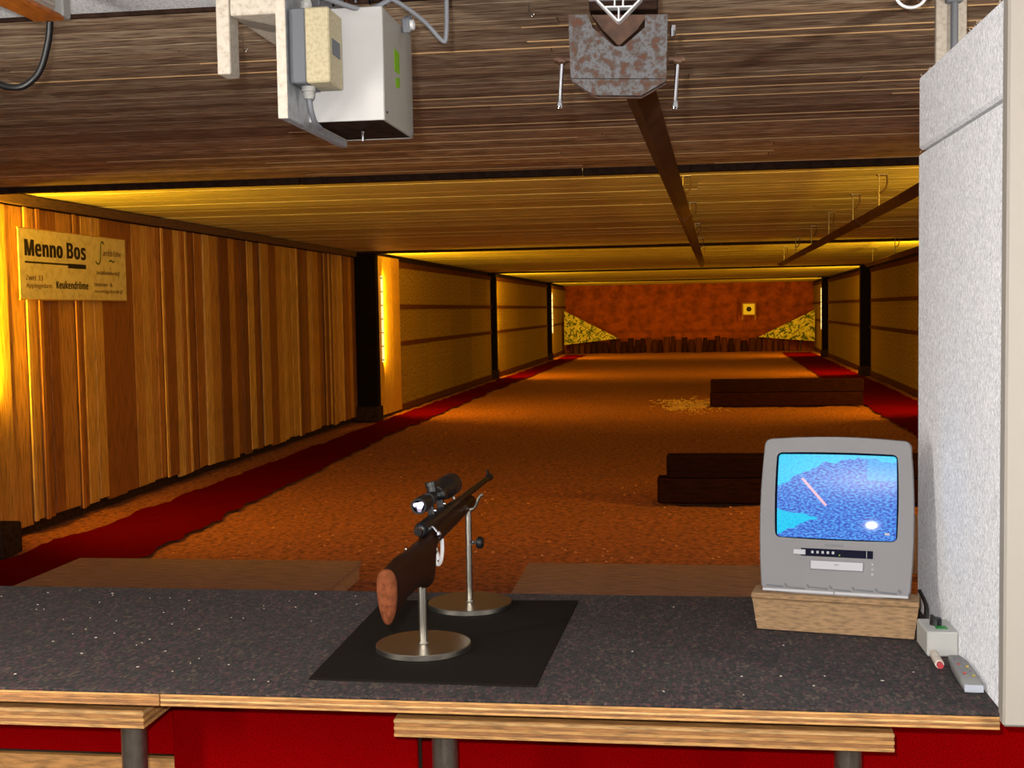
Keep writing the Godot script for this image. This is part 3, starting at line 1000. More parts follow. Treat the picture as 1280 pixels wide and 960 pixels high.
func build_bench() -> void:
	var t := thing("firing_bench", "long firing bench with dark speckled carpet top and plywood edge", "bench", p(-0.725, 0, 2.51))
	var w := 2.552
	part(t, "carpet_top", box(Vector3(w, 0.006, 0.815), 0.002), M.bench_carpet, Vector3(0, 0.777, 0.0), Basis.IDENTITY, "dark speckled carpet")
	# plywood: thin plies one above the other, in two sheets
	for sh in [[-1.27, -0.24, 0.0], [-0.24, 1.27, 1.0]]:
		for k in 5:
			part(t, "ply_layer", box(Vector3(sh[1] - sh[0] - 0.002, 0.0044, 0.81 - (k % 2) * 0.002), 0.0008), M.ply[[0, 1, 2, 3, 0][k] if sh[2] > 0 else [0, 1, 1, 3, 1][k]], Vector3((sh[0] + sh[1]) / 2, 0.7715 - k * 0.0045, 0.003))
	# red skirt in three lengths and the boards below it
	part(t, "skirt_panel", box(Vector3(0.52, 0.73, 0.012), 0.003), M.skirt, Vector3(-0.785 + 0.725, 0.38, 0.17), Basis.IDENTITY, "red cloth panel")
	part(t, "skirt_panel", box(Vector3(0.98, 0.215, 0.012), 0.003), M.skirt, Vector3(-1.51 + 0.725, 0.644, 0.09), Basis.IDENTITY, "red cloth panel")
	part(t, "skirt_panel", box(Vector3(1.9, 0.73, 0.012), 0.003), M.skirt, Vector3(0.42 + 0.725, 0.38, 0.11), Basis.IDENTITY, "red cloth panel")
	part(t, "kick_board", box(Vector3(1.0, 0.515, 0.02), 0.003), M.ply_top, Vector3(-1.51 + 0.725, 0.265, 0.075))
	for x in [-1.2, -0.3, 0.35, 1.2]:
		part(t, "bench_leg", box(Vector3(0.07, 0.748, 0.07), 0.004), M.dark_wood, Vector3(x, 0.374, -0.2))
	# chips and dust on the carpet
	var st := begin(true)
	for i in 70:
		var x := rng.randf_range(-1.7, 0.45) if rng.randf() < 0.5 else rng.randf_range(-1.5, -0.75)
		var d := rng.randf_range(2.15, 2.88)
		if x > -0.72 and x < -0.22 and d > 2.16:
			continue
		add_box(st, Vector3(rng.randf_range(0.002, 0.006), 0.0012, 0.0018), 0.0, p(x, 0.7812, d), Basis(Vector3.UP, rng.randf() * TAU))
	var g := part(self, "wood_crumbs", finish(st), M.cream_wood)
	tag(g, "pale crumbs scattered on the speckled bench carpet", "crumbs", "", "stuff")
	# rubber mat under the rifle stands
	var mt := part(self, "rubber_mat", slab([Vector2(-0.702, -2.19), Vector2(-0.262, -2.178), Vector2(-0.236, -2.838), Vector2(-0.708, -2.81)], 0.004), M.rubber, Vector3(0, 0.7845, 0), Basis(Vector3(1, 0, 0), Vector3(0, 0, 1), Vector3(0, 1, 0)))
	mt.transform = Transform3D(Basis(Vector3(1, 0, 0), Vector3(0, 0, 1), Vector3(0, -1, 0)), Vector3(0, 0.7805, 0))
	tag(mt, "black rubber mat under the two rifle stands on bench", "mat")
	# shelf boards on pipe legs under the bench edge
	shelf(-2.0, -1.03, [-1.084, -1.7], "honey plywood seat on a steel pipe leg beside the wider one")
	shelf(-0.533, 0.382, [-0.449, 0.31], "long plywood seat on two steel pipe legs below the rifle")

func shelf(x0: float, x1: float, legs: Array, label: String) -> void:
	var t := thing("plywood_seat", label, "seat", p((x0 + x1) / 2, 0, 2.25), "plywood seats on pipe legs")
	var cx := (x0 + x1) / 2
	var w := x1 - x0
	for k in 5:
		part(t, "ply_layer", box(Vector3(w - (k % 2) * 0.002, 0.0066, 0.16), 0.001), M.ply[[2, 1, 0, 3, 0][k]], Vector3(0, 0.7115 - k * 0.0067, 0))
	part(t, "top_face", box(Vector3(w - 0.006, 0.002, 0.156), 0.0008), M.ply_top, Vector3(0, 0.7155, 0))
	for x in legs:
		var l := part(t, "pipe_leg", lathe([Vector2(0, 0), Vector2(0.025, 0), Vector2(0.025, 0.681), Vector2(0, 0.681)], 24), M.leg_steel, Vector3(x - cx, 0.0, 0.012))
		part(l, "foot_plate", box(Vector3(0.1, 0.006, 0.1), 0.002), M.leg_steel, Vector3(0, 0.003, 0))
		part(l, "screw", lathe([Vector2(0, 0), Vector2(0.006, 0), Vector2(0.004, 0.002), Vector2(0, 0.002)], 10), M.chrome, Vector3(0.025, 0.7165, 0.02))

func build_divider() -> void:
	var t := thing("booth_divider", "tall light grey carpeted divider with cream front edge post", "divider", p(0.565, 0.0, 2.48))
	part(t, "lower_panel", box(Vector3(0.03, 1.045, 0.72), 0.003), M.grey_carpet, Vector3(0.0, 1.295, 0.0), Basis.IDENTITY, "grey carpet")
	part(t, "upper_panel", box(Vector3(0.03, 0.165, 0.72), 0.006), M.grey_carpet, Vector3(0.0, 1.909, 0.0), Basis.IDENTITY, "grey carpet")
	part(t, "core", box(Vector3(0.016, 1.21, 0.70), 0.002), M.dark_wood, Vector3(0.020, 1.383, 0.0))
	part(t, "back_panel", box(Vector3(0.02, 1.21, 0.72), 0.004), M.grey_carpet, Vector3(0.036, 1.386, 0.0))
	part(t, "edge_post", box(Vector3(0.10, 1.535, 0.035), 0.004), M.cream, Vector3(0.028, 1.532, 0.383), Basis.IDENTITY, "cream painted post")
	# frayed fibres at the far and upper edges
	var st := begin(true)
	for i in 90:
		var onTop := i < 40
		var y := 1.992 if onTop else rng.randf_range(0.8, 1.99)
		var z := rng.randf_range(-0.36, 0.36) if onTop else -0.36
		var d := Vector3(rng.randf_range(-0.4, 0.3), rng.randf_range(0.2, 1.0) if onTop else rng.randf_range(-0.5, 0.5), -0.6).normalized()
		add_box(st, Vector3(0.0012, 0.0012, rng.randf_range(0.005, 0.014)), 0.0, Vector3(rng.randf_range(-0.013, 0.0), y, z), along(d))
	var fr := part(t, "frayed_fibres", finish(st), M.cream_wood)
	fr.set_meta("kind", "stuff")

func build_stands() -> void:
	var base_profile := [Vector2(0, 0.0), Vector2(0.098, 0.0), Vector2(0.0985, 0.001), Vector2(0.0985, 0.0105), Vector2(0.0965, 0.012), Vector2(0.0, 0.012)]
	for k in 2:
		var at: Vector3 = [p(-0.523, 0.785, 2.405), p(-0.487, 0.785, 2.765)][k]
		var t := thing("rifle_stand", ["steel rifle stand with round base under the rifle grip", "steel rifle stand with clamp knob under the rifle fore end"][k], "stand", at, "rifle stands on the mat")
		part(t, "base_disc", lathe(base_profile, 56), M.steel)
		var h: float = [0.150, 0.217][k]
		var r: float = [0.0088, 0.0075][k]
		part(t, "pole", lathe([Vector2(0, 0), Vector2(r, 0), Vector2(r, h), Vector2(0, h)], 20), M.steel, Vector3(0, 0.012, 0))
		part(t, "collar", lathe([Vector2(r, 0), Vector2(r + 0.004, 0), Vector2(r + 0.002, 0.003), Vector2(r, 0.003)], 20), M.steel, Vector3(0, 0.012, 0))
		# fork
		var w := 0.036 if k == 1 else 0.026
		var y := h + 0.014
		var pts := [Vector3(-w * 1.3, y + 0.045, 0), Vector3(-w, y + 0.030, 0), Vector3(-w * 0.62, y + 0.003, 0), Vector3(0, y, 0), Vector3(w * 0.5, y + 0.002, 0), Vector3(w * 0.9, y + 0.026, 0), Vector3(w * 1.2, y + 0.042, 0)]
		if k == 1:
			pts = [Vector3(-0.042, y + 0.040, 0), Vector3(-0.034, y + 0.028, 0), Vector3(-0.022, y + 0.002, 0), Vector3(0, y, 0), Vector3(0.014, y + 0.003, 0), Vector3(0.027, y + 0.028, 0), Vector3(0.036, y + 0.036, 0)]
		part(t, "fork", tube(curve(pts, 4), 0.004, 10), M.steel)
		if k == 1:
			var kn := part(t, "clamp_knob", lathe([Vector2(0, 0), Vector2(0.009, 0.0), Vector2(0.014, 0.004), Vector2(0.0145, 0.013), Vector2(0.010, 0.017), Vector2(0, 0.018)], 18, Vector3(1, 0, 0)), M.black, Vector3(0.018, 0.152, 0))
			part(kn, "screw", lathe([Vector2(0, -0.011), Vector2(0.004, -0.011), Vector2(0.004, 0.001), Vector2(0, 0.001)], 12, Vector3(1, 0, 0)), M.chrome)
			part(kn, "boss", lathe([Vector2(0, -0.014), Vector2(0.007, -0.014), Vector2(0.007, -0.008), Vector2(0, -0.008)], 14, Vector3(1, 0, 0)), M.chrome)

func build_rifle() -> void:
	# local frame: x right, y up, -z towards the muzzle; the bore line is y = 0, the butt plate at z = 0
	var a := p(-0.533, 1.032, 2.08)
	var b := p(-0.489, 1.044, 3.12)
	var t := thing("scoped_rifle", "bolt-action rifle with walnut stock and black scope resting on two stands", "rifle", a)
	t.basis = along(a - b) * Basis(Vector3(0, 0, 1), 0.19)
	# stock: section list [z, mid y, half width, half height]
	var sec := [[0.0, -0.062, 0.0165, 0.049], [-0.03, -0.060, 0.018, 0.048], [-0.10, -0.052, 0.0185, 0.042], [-0.18, -0.054, 0.0185, 0.039], [-0.225, -0.058, 0.018, 0.042], [-0.26, -0.063, 0.0185, 0.047], [-0.285, -0.063, 0.019, 0.047], [-0.31, -0.052, 0.019, 0.037], [-0.33, -0.036, 0.0195, 0.024], [-0.36, -0.026, 0.0205, 0.020], [-0.45, -0.022, 0.0215, 0.021], [-0.58, -0.020, 0.0205, 0.019], [-0.70, -0.019, 0.018, 0.016], [-0.77, -0.018, 0.014, 0.012], [-0.785, -0.017, 0.008, 0.007]]
	var rings := []
	for s in sec:
		# the butt stands upright although the rifle is canted
		var tw := Basis(Vector3(0, 0, 1), -0.16 * (1.0 - clampf(-s[0] / 0.26, 0.0, 1.0)))
		var cast := 1.0 - clampf(-s[0] / 0.26, 0.0, 1.0)
		rings.append(ring(tw * Vector3(0, s[1], 0) + Vector3(0.017 * cast, 0, s[0]), tw, s[2], s[3], 20, 2.4, 0.28 * cast))
	var st := begin()
	add_loft(st, rings)
	var stock := part(t, "stock", finish(st), M.walnut, Vector3.ZERO, Basis.IDENTITY, "dark walnut stock")
	part(stock, "grip_cap_screw", lathe([Vector2(0, 0), Vector2(0.004, 0), Vector2(0.004, 0.003), Vector2(0, 0.003)], 10, Vector3(0, -1, 0)), M.chrome, Vector3(-0.004, -0.108, -0.270))
	# butt pad
	var st3 := begin()
	var bt := Basis(Vector3(0, 0, 1), -0.16)
	var bc := bt * Vector3(0, -0.062, 0)
	var pads := []
	for q in [[0.002, 0.0168, 0.0495], [0.012, 0.0172, 0.0505], [0.018, 0.0155, 0.048], [0.021, 0.010, 0.040]]:
		pads.append(ring(bc + Vector3(0.017, 0, q[0]), bt, q[1], q[2], 24, 2.3, 0.28))
	add_loft(st3, pads)
	part(t, "butt_pad", finish(st3), M.pad, Vector3.ZERO, Basis.IDENTITY, "brown rubber butt pad")
	# action and barrel
	part(t, "receiver", lathe([Vector2(0, 0.30), Vector2(0.012, 0.30), Vector2(0.0155, 0.31), Vector2(0.0155, 0.52), Vector2(0.012, 0.535), Vector2(0, 0.535)], 20, Vector3(0, 0, -1)), M.gun_steel)
	var bl := part(t, "barrel", lathe([Vector2(0, 0.53), Vector2(0.0105, 0.53), Vector2(0.0085, 0.70), Vector2(0.0078, 1.0), Vector2(0.0078, 1.015), Vector2(0.0098, 1.017), Vector2(0.0098, 1.038), Vector2(0.0085, 1.042), Vector2(0.003, 1.042), Vector2(0.0, 1.038)], 20, Vector3(0, 0, -1)), M.gun_steel)
	part(bl, "front_sight", box(Vector3(0.004, 0.014, 0.02), 0.001), M.gun_steel, Vector3(0, 0.014, -1.026))
	var bolt := part(t, "bolt", lathe([Vector2(0, 0.285), Vector2(0.008, 0.285), Vector2(0.0095, 0.292), Vector2(0.0095, 0.315), Vector2(0, 0.315)], 16, Vector3(0, 0, -1)), M.chrome)
	part(bolt, "bolt_arm", tube([Vector3(0.008, 0, -0.345), Vector3(0.018, -0.006, -0.343), Vector3(0.024, -0.016, -0.340)], 0.0038, 10), M.chrome)
	part(bolt, "bolt_ball", lathe([Vector2(0, -0.008), Vector2(0.005, -0.0062), Vector2(0.008, 0), Vector2(0.005, 0.0062), Vector2(0, 0.008)], 16), M.chrome, Vector3(0.026, -0.020, -0.339))
	# trigger guard and trigger, bright metal
	var tg := part(t, "trigger_guard", tube(curve([Vector3(0.010, -0.056, -0.318), Vector3(0.013, -0.078, -0.328), Vector3(0.014, -0.080, -0.352), Vector3(0.013, -0.066, -0.385), Vector3(0.010, -0.044, -0.415)], 6), 0.0042, 8), M.alu)
	part(tg, "trigger", box(Vector3(0.010, 0.034, 0.016), 0.002), M.alu, Vector3(0.010, -0.056, -0.345), Basis(Vector3(1, 0, 0), 0.3))
	# scope
	var sy := 0.046
	var sc := part(t, "scope", lathe([Vector2(0.0125, 0.345), Vector2(0.0125, 0.328), Vector2(0.0165, 0.328), Vector2(0.0175, 0.332), Vector2(0.0175, 0.372), Vector2(0.0150, 0.395), Vector2(0.0125, 0.40), Vector2(0.0125, 0.50), Vector2(0.0140, 0.51), Vector2(0.0245, 0.565), Vector2(0.0258, 0.57), Vector2(0.0258, 0.628), Vector2(0.023, 0.63)], 28, Vector3(0, 0, -1)), M.black, Vector3(0, sy, 0), Basis.IDENTITY, "black telescopic sight")
	# the ocular throws light back where it came from, as the optics of a scope do: three mirrors at right angles
	var eye := begin(true)
	var rim_r := 0.0166
	var tip := Vector3(0, 0, -0.3295 - rim_r / sqrt(2.0))
	var rp := []
	for k in 3:
		rp.append(Vector3(cos(TAU * k / 3.0 + 0.5) * rim_r, sin(TAU * k / 3.0 + 0.5) * rim_r, -0.3295))
	for k in 3:
		face(eye, tip, rp[k], rp[(k + 1) % 3], Vector3(0, 0, 1))
	part(sc, "eyepiece_lens", finish(eye), M.ocular)
	part(sc, "objective_lens", lathe([Vector2(0, 0.625), Vector2(0.024, 0.622)], 24, Vector3(0, 0, -1)), M.lens)
	part(sc, "elevation_turret", lathe([Vector2(0, 0.008), Vector2(0.011, 0.008), Vector2(0.011, 0.022), Vector2(0.0125, 0.023), Vector2(0.0125, 0.032), Vector2(0, 0.033)], 18), M.black, Vector3(0, 0, -0.455))
	part(sc, "windage_turret", lathe([Vector2(0, 0.008), Vector2(0.010, 0.008), Vector2(0.010, 0.020), Vector2(0.0115, 0.021), Vector2(0.0115, 0.029), Vector2(0, 0.030)], 18, Vector3(1, 0, 0)), M.black, Vector3(0, 0, -0.455))
	for z in [-0.415, -0.50]:
		var m := part(sc, "scope_ring", lathe([Vector2(0.012, -0.009), Vector2(0.0152, -0.009), Vector2(0.0152, 0.009), Vector2(0.012, 0.009)], 22, Vector3(0, 0, 1)), M.black, Vector3(0, 0, z))
		m.set_meta("label", "mount ring")
		part(sc, "ring_foot", box(Vector3(0.014, 0.022, 0.018), 0.002), M.black, Vector3(0, -0.024, z))
		part(sc, "ring_screw", lathe([Vector2(0, 0), Vector2(0.004, 0), Vector2(0.003, 0.004), Vector2(0, 0.004)], 10, Vector3(1, 0, 0)), M.chrome, Vector3(0.0075, -0.026, z))

func build_television() -> void:
	var yaw := -0.204
	# wooden stand the set rests on
	var base := p(0.328, 0.783, 2.585)
	var s := thing("wooden_stand", "rough wooden block stand under the silver television", "stand", base)
	s.rotation.y = yaw
	part(s, "front_board", slab([Vector2(-0.160, 0), Vector2(0.163, 0), Vector2(0.172, 0.066), Vector2(-0.172, 0.066)], 0.022), M.stand_wood, Vector3(0, 0, 0), Basis(Vector3(1, 0, 0), -0.10))
	part(s, "top_board", box(Vector3(0.346, 0.012, 0.075), 0.002), M.stand_wood, Vector3(0, 0.0725, -0.036))
	for k in [-1, 1]:
		part(s, "side_board", box(Vector3(0.02, 0.064, 0.05), 0.002), M.stand_wood, Vector3(k * 0.145, 0.033, -0.046))
	# television
	var t := thing("television", "silver tube television with disc player showing a blue picture", "television", base + Basis(Vector3.UP, yaw) * Vector3(0.0, 0.0788, -0.022))
	t.rotation = Vector3(-0.245, yaw, 0.0)
	var H := 0.336
	var cy := H / 2
	var outer := rounded(0.312, H, 0.016, 5, 0.0065)
	var scr := Vector2(0.0, 0.211)
	var hole := rounded(0.256, 0.187, 0.012, 5, 0.002)
	var n := outer.size()
	var lay := func(pts: Array, c: Vector2, z: float, k := 1.0) -> Array:
		var o := []
		for q in pts:
			o.append(Vector3(q.x * k + c.x, q.y * k + c.y, z + (0.004 * (1.0 - pow(absf(q.x) / 0.16, 2.0)) if z == 0.0 else 0.0)))
		return o
	var r_out: Array = lay.call(outer, Vector2(0, cy), -0.006)
	var r_out1: Array = lay.call(outer, Vector2(0, cy), 0.0, 0.985)
	var r_in: Array = lay.call(hole, scr, 0.0)
	var r_deep: Array = lay.call(hole, scr, -0.012, 0.985)
	var st := begin()
	st.set_smooth_group(2)
	for j in n:
		var k := (j + 1) % n
		quad(st, r_out1[j], r_out1[k], r_in[k], r_in[j], Vector3(0, 0, 1))
	st.set_smooth_group(3)
	for j in n:
		var k := (j + 1) % n
		var o: Vector3 = (r_out[j] + r_out[k]) / 2 - Vector3(0, cy, 0)
		quad(st, r_out[j], r_out[k], r_out1[k], r_out1[j], Vector3(o.x, o.y, 0.3))
	var bz := part(t, "bezel", finish(st), M.tv, Vector3.ZERO, Basis.IDENTITY, "silver front")
	var st2 := begin()
	for j in n:
		var k := (j + 1) % n
		var o: Vector3 = Vector3(scr.x, scr.y, 0) - (r_in[j] + r_in[k]) / 2
		quad(st2, r_in[j], r_in[k], r_deep[k], r_deep[j], Vector3(o.x, o.y, 0.2))
	part(bz, "screen_surround", finish(st2), M.tv_strip)
	# case behind
	var st3 := begin()
	var back := []
	for q in outer:
		back.append(Vector3(q.x * 0.97, q.y * 0.97 + cy, -0.055))
	var back2 := []
	var back3 := []
	for q in outer:
		back2.append(Vector3(q.x * 0.86, q.y * 0.80 + cy - 0.008, -0.17))
		back3.append(Vector3(q.x * 0.60, q.y * 0.52 + cy - 0.05, -0.26))
	add_loft(st3, [r_out, back, back2, back3], false)
	for j in n:
		face(st3, back3[0], back3[j], back3[(j + 1) % n], Vector3(0, 0, -1))
	part(t, "rear_case", finish(st3), M.tv_dark)
	# bulging picture tube with the picture laid over it
	var sg := SurfaceTool.new()
	sg.begin(Mesh.PRIMITIVE_TRIANGLES)
	var gx := 16
	var gy := 12
	var pt := func(i: int, j: int) -> Vector3:
		var u := i / float(gx) * 2.0 - 1.0
		var v := j / float(gy) * 2.0 - 1.0
		var k := 1.0 - 0.012 * (u * u * v * v)
		return Vector3(u * 0.126 * k, v * 0.092 * k, -0.011 + 0.008 * (1.0 - 0.5 * (u * u + v * v)))
	for j in gy:
		for i in gx:
			for c in [[0, 0], [0, 1], [1, 1], [0, 0], [1, 1], [1, 0]]:
				sg.set_uv(Vector2(float(i + c[0]) / gx, 1.0 - float(j + c[1]) / gy))
				sg.add_vertex(pt.call(i + c[0], j + c[1]))
	sg.generate_normals()
	part(t, "screen", sg.commit(), M.screen, Vector3(scr.x, scr.y, 0), Basis.IDENTITY, "lit blue picture")
	var l := AreaLight3D.new()
	l.name = "light"
	l.area_size = Vector2(0.25, 0.18)
	l.light_color = Color(0.45, 0.75, 1.0)
	l.light_energy = 0.015
	l.area_range = 20.0
	l.shadow_enabled = true
	t.add_child(l)
	l.position = Vector3(scr.x, scr.y, 0.012)
	l.rotation.y = PI
	# control strip, disc tray, buttons
	var strip_ := part(t, "control_strip", box(Vector3(0.150, 0.0165, 0.003), 0.001), M.tv_strip, Vector3(0.004, 0.088, 0.0042))
	for k in 5:
		part(strip_, "button", box(Vector3(0.0052, 0.0058, 0.003), 0.0008), M.tv_light, Vector3(-0.0505 + k * 0.0108, 0.0005, 0.0022))
	part(strip_, "power_key", box(Vector3(0.026, 0.011, 0.004), 0.001), M.tv_light, Vector3(-0.078, -0.0005, 0.0022))
	part(strip_, "status_light", box(Vector3(0.003, 0.003, 0.002), 0.0005), M.sticker, Vector3(0.006, -0.004, 0.0018))
	part(strip_, "bright_line", box(Vector3(0.0012, 0.0155, 0.001), 0.0003), M.tv_light, Vector3(0.062, 0, 0.0018))
	var tr := part(t, "disc_tray_slot", box(Vector3(0.112, 0.021, 0.003), 0.001), M.tv_dark, Vector3(0.0045, 0.0615, 0.0035))
	part(tr, "disc_tray", box(Vector3(0.1085, 0.0175, 0.003), 0.001), M.tv_light, Vector3(0, 0, 0.0015))
	words(tr, "DVD", 0.009, 0.0035, Vector3(-0.005, 0.0, 0.003), Basis.IDENTITY, M.charcoal, "tray_lettering", true, false, 0.0004)
	for k in 3:
		part(t, "side_button", lathe([Vector2(0, 0), Vector2(0.0025, 0), Vector2(0.002, 0.002), Vector2(0, 0.002)], 12, Vector3(0, 0, 1)), M.tv_light, Vector3(0.078, 0.068 - k * 0.0105, 0.0035))
	words(t, "TECHWOOD", 0.040, 0.0055, Vector3(-0.022, 0.1015, 0.0040), Basis.IDENTITY, M.charcoal, "brand_lettering", true, false, 0.0004)
	# speaker slots along the foot
	for k in 6:
		var x := -0.125 + k * 0.047
		part(t, "speaker_slot", box(Vector3(0.036, 0.003, 0.003), 0.0006), M.charcoal, Vector3(x, 0.0125 - 0.002 * (k % 2), 0.0042), Basis(Vector3(0, 0, 1), -0.05))
		part(t, "slot_bar", box(Vector3(0.004, 0.009, 0.003), 0.0006), M.charcoal, Vector3(x + 0.024, 0.015, 0.0042), Basis(Vector3(0, 0, 1), 0.7))
	for k in [-1, 1]:
		part(t, "foot_trim", box(Vector3(0.15, 0.006, 0.008), 0.001), M.tv_light, Vector3(k * 0.076, 0.0035, 0.0005))

func build_bench_things() -> void:
	# control box with a knob
	var t := thing("control_box", "small grey plastic box with black knob beside the divider", "control box", p(0.5195, 0.781, 2.4825))
	part(t, "case", box(Vector3(0.060, 0.05, 0.105), 0.003), M.grey_plastic, Vector3(0, 0.026, 0.0))
	part(t, "knob", lathe([Vector2(0, 0), Vector2(0.012, 0), Vector2(0.0115, 0.012), Vector2(0.010, 0.014), Vector2(0, 0.014)], 20), M.black, Vector3(-0.002, 0.051, -0.005))
	part(t, "knob_grip", box(Vector3(0.008, 0.012, 0.02), 0.002), M.black, Vector3(-0.008, 0.064, -0.005))
	part(t, "scale_plate", box(Vector3(0.022, 0.002, 0.02), 0.0006), M.green, Vector3(0.003, 0.052, 0.020), Basis.IDENTITY, "green scale plate")
	part(t, "power_cord", tube(curve([Vector3(-0.01, 0.03, -0.05), Vector3(-0.005, 0.04, -0.09), Vector3(0.012, 0.05, -0.17), Vector3(0.016, 0.06, -0.26)], 5), 0.0045, 8), M.black)
	# plug lying before it
	var q := thing("cable_plug", "short pale plug with red tip lying before the control box", "plug", p(0.501, 0.79, 2.425))
	var dir := Vector3(-0.004, 0.0, 0.072)
	part(q, "body", tube([Vector3.ZERO, dir], 0.0085, 14), M.cream_wood)
	part(q, "tip", tube([dir, dir * 1.16], 0.006, 12), plain(Color(0.6, 0.16, 0.18), 0.5))
	# remote control
	var r := thing("remote_control", "grey remote control lying against the divider", "remote", p(0.529, 0.781, 2.30))
	r.rotation.y = -0.03
	var rings := []
	for s in [[0.092, 0.0155, 0.006], [0.088, 0.018, 0.009], [0.04, 0.0185, 0.0105], [-0.03, 0.0165, 0.011], [-0.085, 0.013, 0.009], [-0.093, 0.010, 0.006]]:
		rings.append(ring(Vector3(0, s[2] + 0.0005, s[0]), Basis.IDENTITY, s[1], s[2], 16, 4.0))
	var st := begin()
	add_loft(st, rings)
	part(r, "case", finish(st), plain(Color(0.44, 0.44, 0.43), 0.5))
	part(r, "end_cap", box(Vector3(0.033, 0.013, 0.004), 0.0015), plain(Color(0.62, 0.64, 0.68), 0.4), Vector3(0, 0.008, 0.0915))
	for k in 8:
		var c: Material = [M.tv_dark, M.tv_dark, plain(Color(0.65, 0.15, 0.12), 0.5), plain(Color(0.7, 0.6, 0.1), 0.5)][k % 4]
		part(r, "button", box(Vector3(0.005, 0.002, 0.005), 0.0006), c, Vector3(-0.007 + 0.013 * (k % 2), 0.0222, -0.04 + 0.014 * k))

func build_motor_box() -> void:
	# the winch box of the target line, hung under the ceiling
	var t := thing("winch_box", "white metal winch box with beige switch hanging from the ceiling", "electrical box", p(-0.70, 2.303, 2.7))
	var o := Vector3(0.70, -2.303, 2.7)
	# sheet-metal cover
	var bw := 0.17
	part(t, "cover_front", box(Vector3(bw, 0.245, 0.006), 0.0015), M.white_box, o + p(-0.7125, 2.0265, 2.603), Basis.IDENTITY, "white front")
	part(t, "cover_side", box(Vector3(0.006, 0.245, 0.29), 0.0015), M.steel_side, o + p(-0.630, 2.0265, 2.75), Basis.IDENTITY, "grey side")
	part(t, "cover_left", box(Vector3(0.006, 0.245, 0.29), 0.0015), M.steel_side, o + p(-0.795, 2.0265, 2.75))
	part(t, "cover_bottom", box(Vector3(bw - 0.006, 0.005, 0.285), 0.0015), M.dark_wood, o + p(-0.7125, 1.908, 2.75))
	part(t, "cover_back", box(Vector3(bw, 0.245, 0.006), 0.0015), M.steel_side, o + p(-0.7125, 2.0265, 2.895))
	part(t, "green_sticker", box(Vector3(0.001, 0.05, 0.05), 0.0003), M.sticker, o + p(-0.6262, 2.055, 2.73))
	part(t, "sticker_rest", box(Vector3(0.001, 0.022, 0.04), 0.0003), M.sticker, o + p(-0.6262, 2.008, 2.735), Basis(Vector3(1, 0, 0), 0.2))
	for q in [[-0.6255, 1.925, 2.62], [-0.6255, 1.91, 2.88], [-0.6255, 2.16, 2.63]]:
		part(t, "screw", lathe([Vector2(0, 0), Vector2(0.005, 0), Vector2(0.004, 0.002), Vector2(0, 0.002)], 10, Vector3(1, 0, 0)), M.chrome, o + p(q[0], q[1], q[2]))
	part(t, "pull_ring", lathe([Vector2(0, 0), Vector2(0.004, 0.002), Vector2(0.0055, 0.008), Vector2(0.003, 0.014), Vector2(0.003, 0.03), Vector2(0, 0.03)], 12, Vector3(0, -1, 0)), M.chrome, o + p(-0.708, 1.906, 2.72))
	# white-edged mounting plate
	part(t, "mount_plate", box(Vector3(0.019, 0.40, 0.46), 0.002), M.galv, o + p(-0.8065, 2.090, 2.68))
	part(t, "plate_edge", box(Vector3(0.021, 0.40, 0.004), 0.001), M.cream_wood, o + p(-0.8065, 2.090, 2.449))
	# switch on the plate
	var sw := part(t, "switch_body", box(Vector3(0.036, 0.155, 0.11), 0.003), M.charcoal, o + p(-0.776, 2.041, 2.515))
	part(sw, "switch_cover", box(Vector3(0.052, 0.155, 0.10), 0.003), M.beige, Vector3(0.043, 0.0, 0.005), Basis.IDENTITY, "beige cover")
	part(sw, "rating_plate", box(Vector3(0.001, 0.034, 0.06), 0.0003), M.charcoal, Vector3(0.0695, 0.0, 0.005))
	for y in [-1, 1]:
		part(sw, "cable_gland", lathe([Vector2(0, 0), Vector2(0.015, 0), Vector2(0.015, 0.010), Vector2(0.012, 0.011), Vector2(0.013, 0.018), Vector2(0.010, 0.026), Vector2(0, 0.026)], 12, Vector3(0, y, 0)), M.grey_plastic, Vector3(0.008, y * 0.0775, 0.01))
	part(sw, "feed_cable", tube(curve([Vector3(0.008, -0.10, 0.01), Vector3(0.010, -0.125, 0.005), Vector3(0.008, -0.145, -0.03), Vector3(0.004, -0.15, -0.08)], 5), 0.006, 8), M.cable_grey)
	part(sw, "feed_cable", tube(curve([Vector3(0.008, 0.10, 0.01), Vector3(0.014, 0.12, 0.0), Vector3(0.05, 0.115, -0.05), Vector3(0.11, 0.105, -0.10), Vector3(0.16, 0.13, -0.12)], 5), 0.006, 8), M.cable_grey)
	# wooden hanger frame
	part(t, "hanger_post", box(Vector3(0.030, 0.298, 0.055), 0.002), M.cream_wood, o + p(-0.964, 2.153, 2.56), Basis.IDENTITY, "white painted post")
	part(t, "hanger_beam", box(Vector3(0.125, 0.17, 0.30), 0.002), M.cream_wood, o + p(-0.883, 2.212, 2.68))
	# cable loop and plug at the right
	part(t, "cable_loop", tube(curve([o + p(-0.66, 2.19, 2.60), o + p(-0.60, 2.165, 2.64), o + p(-0.55, 2.13, 2.68), o + p(-0.515, 2.092, 2.70), o + p(-0.505, 2.10, 2.70), o + p(-0.502, 2.18, 2.70), o + p(-0.500, 2.302, 2.70)], 6), 0.0055, 8), M.cable_grey)
	part(t, "cable_loop", tube(curve([o + p(-0.70, 2.175, 2.60), o + p(-0.64, 2.20, 2.60), o + p(-0.58, 2.19, 2.62), o + p(-0.52, 2.25, 2.66), o + p(-0.51, 2.302, 2.70)], 6), 0.0045, 8), M.cable_grey)
	var clip := part(t, "cable_clip", box(Vector3(0.02, 0.035, 0.045), 0.004), M.cable_grey, o + p(-0.615, 2.155, 2.80), Basis(Vector3(1, 0, 0), 0.4))
